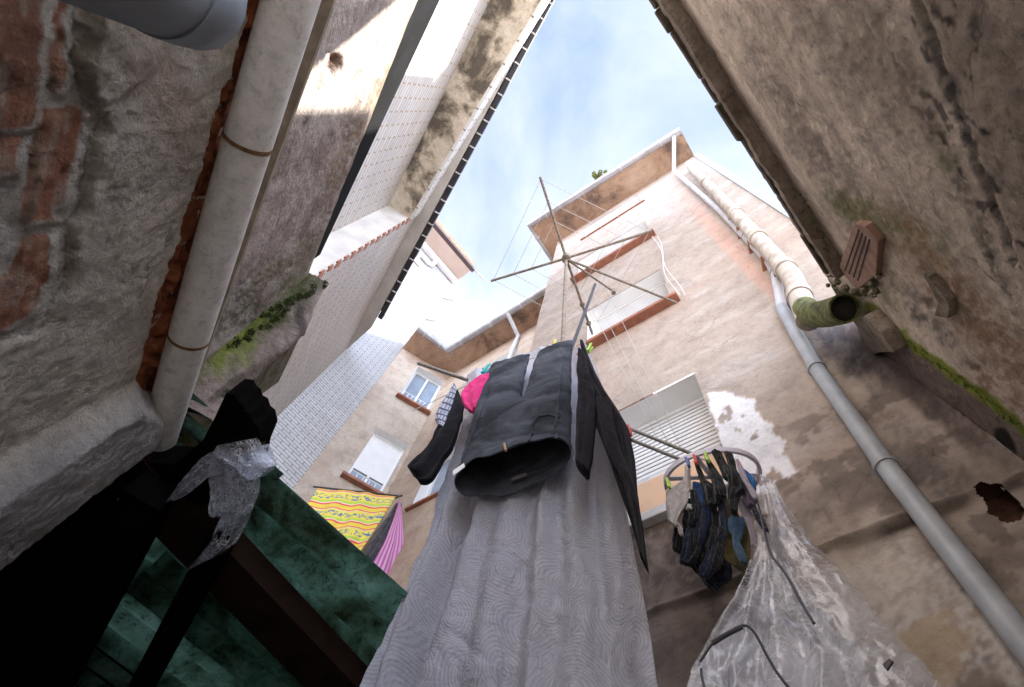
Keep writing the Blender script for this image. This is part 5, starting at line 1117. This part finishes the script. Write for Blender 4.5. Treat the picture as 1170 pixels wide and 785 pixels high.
item('navy_shirt', [((200, 330), (330, 330)), ((200, 420), (400, 400)), ((195, 500), (420, 520)), ((205, 580), (430, 600)), ((225, 650), (420, 660)), ((250, 690), (360, 700))], M_blk3, 1.52, 'bulky dark shirt filling the lower part of the round hanger', 'shirt', seed=29, th=.06, wr=.02, fold=.012, nf=3)
item('navy_trousers', [((330, 380), (430, 380)), ((320, 480), (430, 500)), ((300, 600), (450, 600)), ((295, 700), (470, 690)), ((300, 750), (460, 740)), ((330, 778), (400, 775))], M_navy, 1.56, 'dark navy garment hanging lowest from the round hanger', 'garment', seed=30, th=.05, wr=.018, fold=.012, nf=3)
item('dark_sleeve', [((150, 450), (190, 455)), ((140, 500), (195, 510)), ((132, 550), (190, 560)), ((140, 580), (175, 588))], M_blk3, 1.46, 'short dark sleeve hanging at the lower left of the round hanger', 'garment', seed=31, th=.03)
item('olive_trousers', [((415, 290), (440, 290)), ((418, 380), (500, 370)), ((420, 480), (560, 450)), ((420, 560), (580, 540)), ((425, 620), (580, 620)), ((450, 660), (575, 670)), ((510, 685), (570, 690))], M_olive, 1.50, 'olive green trousers on the right of the round hanger', 'trousers', seed=32, th=.02, fold=.01)
item('denim_shorts', [((430, 410), (540, 400)), ((425, 450), (560, 450)), ((470, 490), (530, 480)), ((475, 550), (520, 540)), ((490, 600), (550, 600)), ((510, 640), (565, 640)), ((530, 660), (560, 660))], M_jb, 1.44, 'faded blue denim strip curling over the olive trousers', 'garment', seed=33, th=.02)
item('lavender_vest', [((488, 70), (505, 65)), ((500, 120), (540, 130)), ((525, 180), (570, 200)), ((560, 240), (600, 240)), ((590, 300), (625, 300))], M_lav, 1.34, 'pale lavender strip garment on the right rim of the round hanger', 'garment', seed=34, th=.01)
item('lilac_top', [((500, 290), (540, 290)), ((510, 350), (570, 350)), ((540, 400), (600, 400)), ((570, 450), (600, 450)), ((580, 560), (600, 560))], M_lav, 1.42, 'pale lilac cloth below the right rim of the round hanger', 'garment', seed=35, th=.01)
item('mauve_sock', [((530, 210), (570, 200)), ((530, 260), (600, 260)), ((535, 310), (620, 300)), ((560, 345), (630, 340))], M_mauve, 1.37, 'dark mauve bundled sock at the right of the round hanger', 'sock', seed=36, th=.03)
item('blue_sock', [((540, 138), (560, 145)), ((550, 165), (600, 175)), ((570, 200), (612, 205)), ((590, 235), (608, 240))], M_cyan, 1.39, 'bright blue sock at the right rim of the round hanger', 'sock', seed=37, th=.02)
item('grey_sock', [((600, 320), (640, 345)), ((620, 370), (670, 372)), ((650, 395), (665, 385))], M_gr, 1.36, 'small grey sock with dark toe at the far right below the hanger', 'sock', seed=38, th=.015)
item('dotted_garment', [((590, 370), (620, 362)), ((605, 410), (650, 400)), ((630, 450), (670, 440)), ((655, 480), (682, 475))], dots(), 1.37, 'navy garment with white dots hanging lowest on the right of the hanger', 'garment', seed=39, th=.015)
for i, (x0, y0, w_, h_) in enumerate([(235, 250, 46, 190), (285, 330, 50, 230), (345, 330, 48, 260), (390, 300, 46, 250), (250, 430, 60, 240), (340, 520, 60, 220), (400, 470, 44, 230), (215, 470, 44, 190)]):
    j = rng.uniform(-14, 14)
    o = item('black_sock', [((x0, y0), (x0+w_*.8, y0-4)), ((x0+j, y0+h_*.35), (x0+w_+j, y0+h_*.35)), ((x0+j*1.4-6, y0+h_*.65), (x0+w_+j*1.6, y0+h_*.62)), ((x0+j*2-26, y0+h_*.86), (x0+w_+j*2-4, y0+h_*.84)), ((x0+j*2-20, y0+h_), (x0+w_*.6+j*2-12, y0+h_))], (M_blk3, M_navy)[i % 2], 1.43+.02*(i % 3), ('black sock directly left of the blue shorts under the hanger', 'navy sock hanging in front of the blue shorts', 'black sock just right of the blue shorts', 'navy sock between the blue shorts and the olive trousers', 'black sock at the lower left of the tangle, above the lowest navy garment', 'navy sock lowest in the middle of the tangle', 'black sock touching the left edge of the olive trousers', 'navy sock outermost at the lower left below the grey camisole')[i], 'sock', seed=50+i, th=.022)
    tag(o, None, None, 'dark socks tangled under the round hanger')
for (x, y, mt_, lb) in ((764, 553, M_lime, 'lime green peg at the left end of the round hanger'), (786, 529, M_bluep, 'blue peg on the grey camisole'), (795, 526, M_redp, 'red peg on the black strappy top'), (808, 523, M_lime, 'lime green peg at the top of the round hanger'), (848, 537, mat_simple('pink plastic', (.65, .12, .25), .5), 'pink peg on the bright blue sock')):
    peg(x, y, 1.35 if x > 770 else 1.38, mt_, lb, plane=YY, s=.9)

# ---------------- clear plastic sheeting
def plastic(name, haze=.22, tint=(.80, .82, .88), bsc=14, crease=.75, fres=1.3, bstr=.45):
    """thin clear film: mostly see-through, glossy skin, white scattering along the creases and in worn patches"""
    m = bpy.data.materials.new(name); m.use_nodes = True; nt = m.node_tree; nt.nodes.clear()
    out = nt.nodes.new('ShaderNodeOutputMaterial'); t = nt.nodes.new('ShaderNodeBsdfTransparent'); g = nt.nodes.new('ShaderNodeBsdfGlossy'); d = nt.nodes.new('ShaderNodeBsdfDiffuse'); tl = nt.nodes.new('ShaderNodeBsdfTranslucent')
    t.inputs['Color'].default_value = (.93, .94, .97, 1)
    d.inputs['Color'].default_value = (*tint, 1); tl.inputs['Color'].default_value = (*tint, 1); g.inputs['Roughness'].default_value = .07; g.inputs['Color'].default_value = (.95, .96, 1, 1)
    v = vec(nt); b = nt.nodes.new('ShaderNodeBump'); b.inputs['Strength'].default_value = bstr; b.inputs['Distance'].default_value = .012
    n0 = noise(nt, v, bsc, 6, .55, 1.2); nt.links.new(n0, b.inputs['Height']); nt.links.new(b.outputs['Normal'], g.inputs['Normal'])
    def ridged(sc_, w_, dist):
        n1 = noise(nt, v, sc_, 5, .55, dist); a = nt.nodes.new('ShaderNodeMath'); a.operation = 'SUBTRACT'; a.inputs[1].default_value = .5; nt.links.new(n1, a.inputs[0])
        c = nt.nodes.new('ShaderNodeMath'); c.operation = 'ABSOLUTE'; nt.links.new(a.outputs[0], c.inputs[0]); return ramp(nt, c.outputs[0], [(0.0, crease), (w_, 0.0)])
    r = mixc(nt, 1.0, ridged(bsc*.45, .022, 2.2), ridged(bsc*1.3, .03, 1.5), 'ADD')
    patch = ramp(nt, noise(nt, v, bsc*.3, 8, .65, 1.0), [(.42, haze*.5), (.62, haze*2.0)])
    r = mixc(nt, 1.0, mixc(nt, ramp(nt, noise(nt, v, bsc*.5, 4, .6), [(.40, .1), (.6, 1.0)]), (0, 0, 0), r), patch, 'ADD')
    cl_ = nt.nodes.new('ShaderNodeMath'); cl_.operation = 'MINIMUM'; cl_.inputs[1].default_value = .85; nt.links.new(r, cl_.inputs[0])
    m1 = nt.nodes.new('ShaderNodeMixShader'); m1.inputs[0].default_value = .5; nt.links.new(d.outputs[0], m1.inputs[1]); nt.links.new(tl.outputs[0], m1.inputs[2])
    m2 = nt.nodes.new('ShaderNodeMixShader'); nt.links.new(cl_.outputs[0], m2.inputs[0]); nt.links.new(t.outputs[0], m2.inputs[1]); nt.links.new(m1.outputs[0], m2.inputs[2])
    lw_ = nt.nodes.new('ShaderNodeLayerWeight'); lw_.inputs['Blend'].default_value = .5; nt.links.new(b.outputs['Normal'], lw_.inputs['Normal'])
    fr = nt.nodes.new('ShaderNodeMath'); fr.operation = 'POWER'; fr.inputs[1].default_value = 2.5; nt.links.new(lw_.outputs['Facing'], fr.inputs[0])
    ml = nt.nodes.new('ShaderNodeMath'); ml.operation = 'MULTIPLY_ADD'; ml.inputs[1].default_value = fres; ml.inputs[2].default_value = .05; ml.use_clamp = True; nt.links.new(fr.outputs[0], ml.inputs[0])
    m3 = nt.nodes.new('ShaderNodeMixShader'); nt.links.new(ml.outputs[0], m3.inputs[0]); nt.links.new(m2.outputs[0], m3.inputs[1]); nt.links.new(g.outputs[0], m3.inputs[2]); nt.links.new(m3.outputs[0], out.inputs['Surface'])
    return m
M_plas = plastic('clear plastic film', .30, (.86, .88, .96), bsc=8, crease=.55, fres=.55, bstr=.6)
pls = thing('plastic_sheeting', 'crumpled clear plastic sheeting with black cords draped at the lower right of the court', 'plastic sheet', aty(920, 720, 1.35))
def pl_post(u, v):
    k = np.hypot((u-.25)*.8, v-.36); a = np.arctan2(v-.36, (u-.25)*.8)
    s_ = .018*np.abs(np.sin(a*2.2+fbm(u*2, v*2, 0, 3, 5)*3))*sstep(.02, .35, k)       # gathers radiating from the knot
    return -s_+.09*(v**1.5)*np.sin(u*math.pi)*-1+.02*np.abs(fbm(u*4, v*7, 0, 4, 6)-.5)
cloth('film', [((866, 542), (880, 545)), ((868, 575), (895, 573)), ((863, 625), (930, 622)), ((858, 655), (958, 648)), ((842, 685), (985, 680)), ((818, 725), (1018, 720)), ((795, 762), (1052, 755)), ((788, 800), (1084, 795)), ((770, 880), (1140, 870))],
      M_plas, pls, (YY, 1.42), th=.0, nu=200, nv=220, wr=.030, wf=3.5, seed=14, fold=.004, nf=3, closed=False, post=pl_post, ridge=.004)
cloth('film', [((858, 640), (900, 640)), ((840, 690), (930, 690)), ((815, 728), (960, 728)), ((792, 765), (985, 742)), ((782, 830), (1000, 840))], M_plas, pls, (YY, 1.30), th=.0, nu=120, nv=120, wr=.02, wf=9, seed=15, fold=.016, nf=4, closed=False, ridge=.008)
def cord(name, pts, y, r, mat=M_black, par=pls):
    P_ = [aty(a, b, y if not isinstance(y, (list, tuple)) else lerp(y[0], y[1], i/(len(pts)-1))) for i, (a, b) in enumerate(pts)]
    for _ in range(3): P_ = [P_[0]]+[q_ for a, b in zip(P_[:-1], P_[1:]) for q_ in (lerp(a, b, .25), lerp(a, b, .75))]+[P_[-1]]
    return MB().tube(P_, r, 8).build(name, mat, par, smooth=True)
cord('cord', [(866, 575), (874, 610), (880, 634), (890, 645), (902, 662), (916, 690), (930, 712)], (1.28, 1.12), .0035)
cord('cord', [(800, 756), (813, 735), (830, 723), (850, 713), (860, 719), (868, 733), (878, 753), (890, 772), (905, 790)], 1.10, .003)
cord('cord', [(814, 735), (830, 725), (848, 716)], 1.09, .0055)
cord('cord', [(801, 764), (802, 775), (806, 790)], 1.10, .003)
mm_ = MB(); mm_.prism([aty(x, y, 1.16) for x, y in [(1008, 759), (1016, 752), (1020, 755), (1013, 765)]], YY*.006); mm_.build('tape_scrap', M_black, pls)

# torn plastic bag on the lean-to edge
bag = thing('plastic_bag', 'torn clear plastic bag hanging in shreds from the edge of the green roof', 'plastic bag', atd(270, 540, 1.8))
M_bag = plastic('torn clear bag', .16, (.85, .87, .93), 26, .8)
FW = M[:, 2]
def bagp(rows, dep, seed, th=.018): cloth('film', rows, M_bag, bag, (FW, dep), th=th, nu=60, nv=90, wr=.016, wf=26, seed=seed, fold=.012, nf=3, closed=True, ridge=.010)
bagp([((268, 512), (306, 508)), ((262, 528), (315, 530)), ((256, 545), (296, 545)), ((262, 560), (294, 562)), ((252, 590), (284, 590)), ((240, 618), (268, 622)), ((230, 632), (250, 636)), ((222, 642), (230, 644)), ((219, 648), (223, 648))], 1.74, 41)
bagp([((262, 512), (270, 532)), ((248, 512), (256, 540)), ((232, 522), (240, 545)), ((215, 540), (222, 560)), ((204, 555), (210, 568)), ((194, 570), (198, 572))], 1.72, 42)
bagp([((246, 512), (262, 508)), ((236, 540), (262, 540)), ((238, 560), (262, 566)), ((240, 580), (256, 588)), ((244, 586), (252, 590))], 1.73, 43)
bagp([((250, 508), (294, 500)), ((244, 520), (300, 514)), ((262, 530), (316, 532)), ((285, 545), (300, 545))], 1.70, 44, .03)

# ---------------- washing at the far end window
def towel_mat():
    m, nt, b = nodes('yellow striped beach towel'); v = vec(nt, 'UV'); sx = nt.nodes.new('ShaderNodeSeparateXYZ'); nt.links.new(v, sx.inputs[0])
    ml = nt.nodes.new('ShaderNodeMath'); ml.operation = 'MULTIPLY'; ml.inputs[1].default_value = 5.0; nt.links.new(sx.outputs[1], ml.inputs[0]); fr = nt.nodes.new('ShaderNodeMath'); fr.operation = 'FRACT'; nt.links.new(ml.outputs[0], fr.inputs[0])
    r = nt.nodes.new('ShaderNodeValToRGB'); r.color_ramp.interpolation = 'CONSTANT'; e = r.color_ramp.elements
    st = [(0, (.80, .60, .08)), (.16, (.75, .10, .09)), (.24, (.80, .62, .45)), (.30, (.45, .62, .08)), (.42, (.80, .66, .10)), (.84, (.75, .60, .30)), (.90, (.78, .14, .12)), (.96, (.80, .60, .08))]
    while len(e) < len(st): e.new(.5)
    for el_, (p, c) in zip(e, st): el_.position = p; el_.color = (*c, 1)
    nt.links.new(fr.outputs[0], r.inputs['Fac'])
    band = nt.nodes.new('ShaderNodeMath'); band.operation = 'COMPARE'; band.inputs[1].default_value = .63; band.inputs[2].default_value = .13; nt.links.new(fr.outputs[0], band.inputs[0])
    n1 = ramp(nt, noise(nt, vec(nt, 'UV', (1, 1.6, 1)), 22, 3, .6, .8), [(.50, 0.0), (.55, 1.0)]); mu = nt.nodes.new('ShaderNodeMath'); mu.operation = 'MULTIPLY'; nt.links.new(n1, mu.inputs[0]); nt.links.new(band.outputs[0], mu.inputs[1])
    nt.links.new(mixc(nt, mu.outputs[0], r.outputs['Color'], (.10, .20, .38)), b.inputs['Base Color']); b.inputs['Roughness'].default_value = .95; return m
PA = (A, 5.45)
o = cloth('beach_towel', [((363, 558), (453, 568)), ((345, 585), (437, 592)), ((322, 616), (418, 621)), ((300, 648), (397, 652)), ((285, 668), (380, 672))], towel_mat(), None, PA, th=.01, nu=90, nv=90, wr=.02, wf=3, seed=16, fold=.035, nf=3, uvs=(1, 1))
tag(o, 'yellow beach towel with red and green stripes hanging under the far window', 'towel')
def stripes():
    m, nt, b = nodes('pink striped cloth'); v = vec(nt, 'UV'); w_ = nt.nodes.new('ShaderNodeTexWave'); w_.inputs['Scale'].default_value = 2.4; w_.inputs['Distortion'].default_value = .3; nt.links.new(v, w_.inputs['Vector'])
    nt.links.new(ramp(nt, w_.outputs['Fac'], [(.35, (.50, .11, .36)), (.6, (.62, .38, .52))]), b.inputs['Base Color']); b.inputs['Roughness'].default_value = .9; return m
o = cloth('pink_towel', [((456, 572), (458, 573)), ((450, 592), (460, 594)), ((440, 618), (463, 622)), ((425, 645), (463, 655)), ((405, 675), (458, 690)), ((395, 690), (450, 705))], stripes(), None, (A, 5.30), th=.01, nu=50, nv=70, wr=.01, wf=4, seed=17, fold=.02, nf=2)
tag(o, 'pink and mauve striped cloth hanging beside the yellow towel', 'cloth')
o = cloth('dark_cloth', [((452, 575), (459, 577)), ((443, 590), (457, 594)), ((430, 606), (449, 614)), ((418, 628), (440, 634)), ((405, 650), (428, 655)), ((395, 670), (415, 675))], fabric('dark mixed washing', (.03, .04, .045), (.10, .08, .09), scale=14, bs=.8), None, (A, 5.38), th=.04, nu=40, nv=60, wr=.04, wf=9, seed=18, fold=.02, nf=3)
tag(o, 'dark crumpled washing between the yellow towel and the pink cloth', 'cloth')
rod(onp(358, 556, A, 5.45), onp(459, 567, A, 5.45), .012, 'thin rod carrying the yellow towel at the far window', mat=M_black)
rod(onp(450, 570, A, 5.55), onp(459, 566, A, 5.05), .012, 'rod end poking out above the pink striped cloth', mat=M_black)

# ---------------- weed growing in the tower gutter
pl = thing('gutter_weed', 'small yellow-green weed growing in the roof gutter', 'weed', atz(686, 205, ZT+.06))
mst = MB(); c0 = atz(687, 203, ZT+.08); rr = random.Random(5)
for k in range(7):
    d_2 = np.array((rr.uniform(-.10, .10), rr.uniform(-.10, .03), rr.uniform(.08, .16))); mst.tube([c0, c0+d_2*.6, c0+d_2*1.3-Z*.01], .004, 5)
mst.build('stem', mat_simple('weed stem', (.16, .14, .05), .9), pl)
ml_ = MB()
for k in range(9): leafclump(ml_, c0+np.array((rr.uniform(-.14, .14), rr.uniform(-.16, .0), rr.uniform(.0, .16))), .05, 45, .05, rr)
mo = ml_.build('foliage', mat_simple('weed leaves', (.30, .30, .07), .8, c2=(.14, .18, .05), scale=20), pl)

# ---------------------------------------------------------------- lift everything so that the paving is at height 0
for o in list(scn.objects):
    if o.parent is None and o.type in {'MESH', 'EMPTY'}: o.location.z += GZ
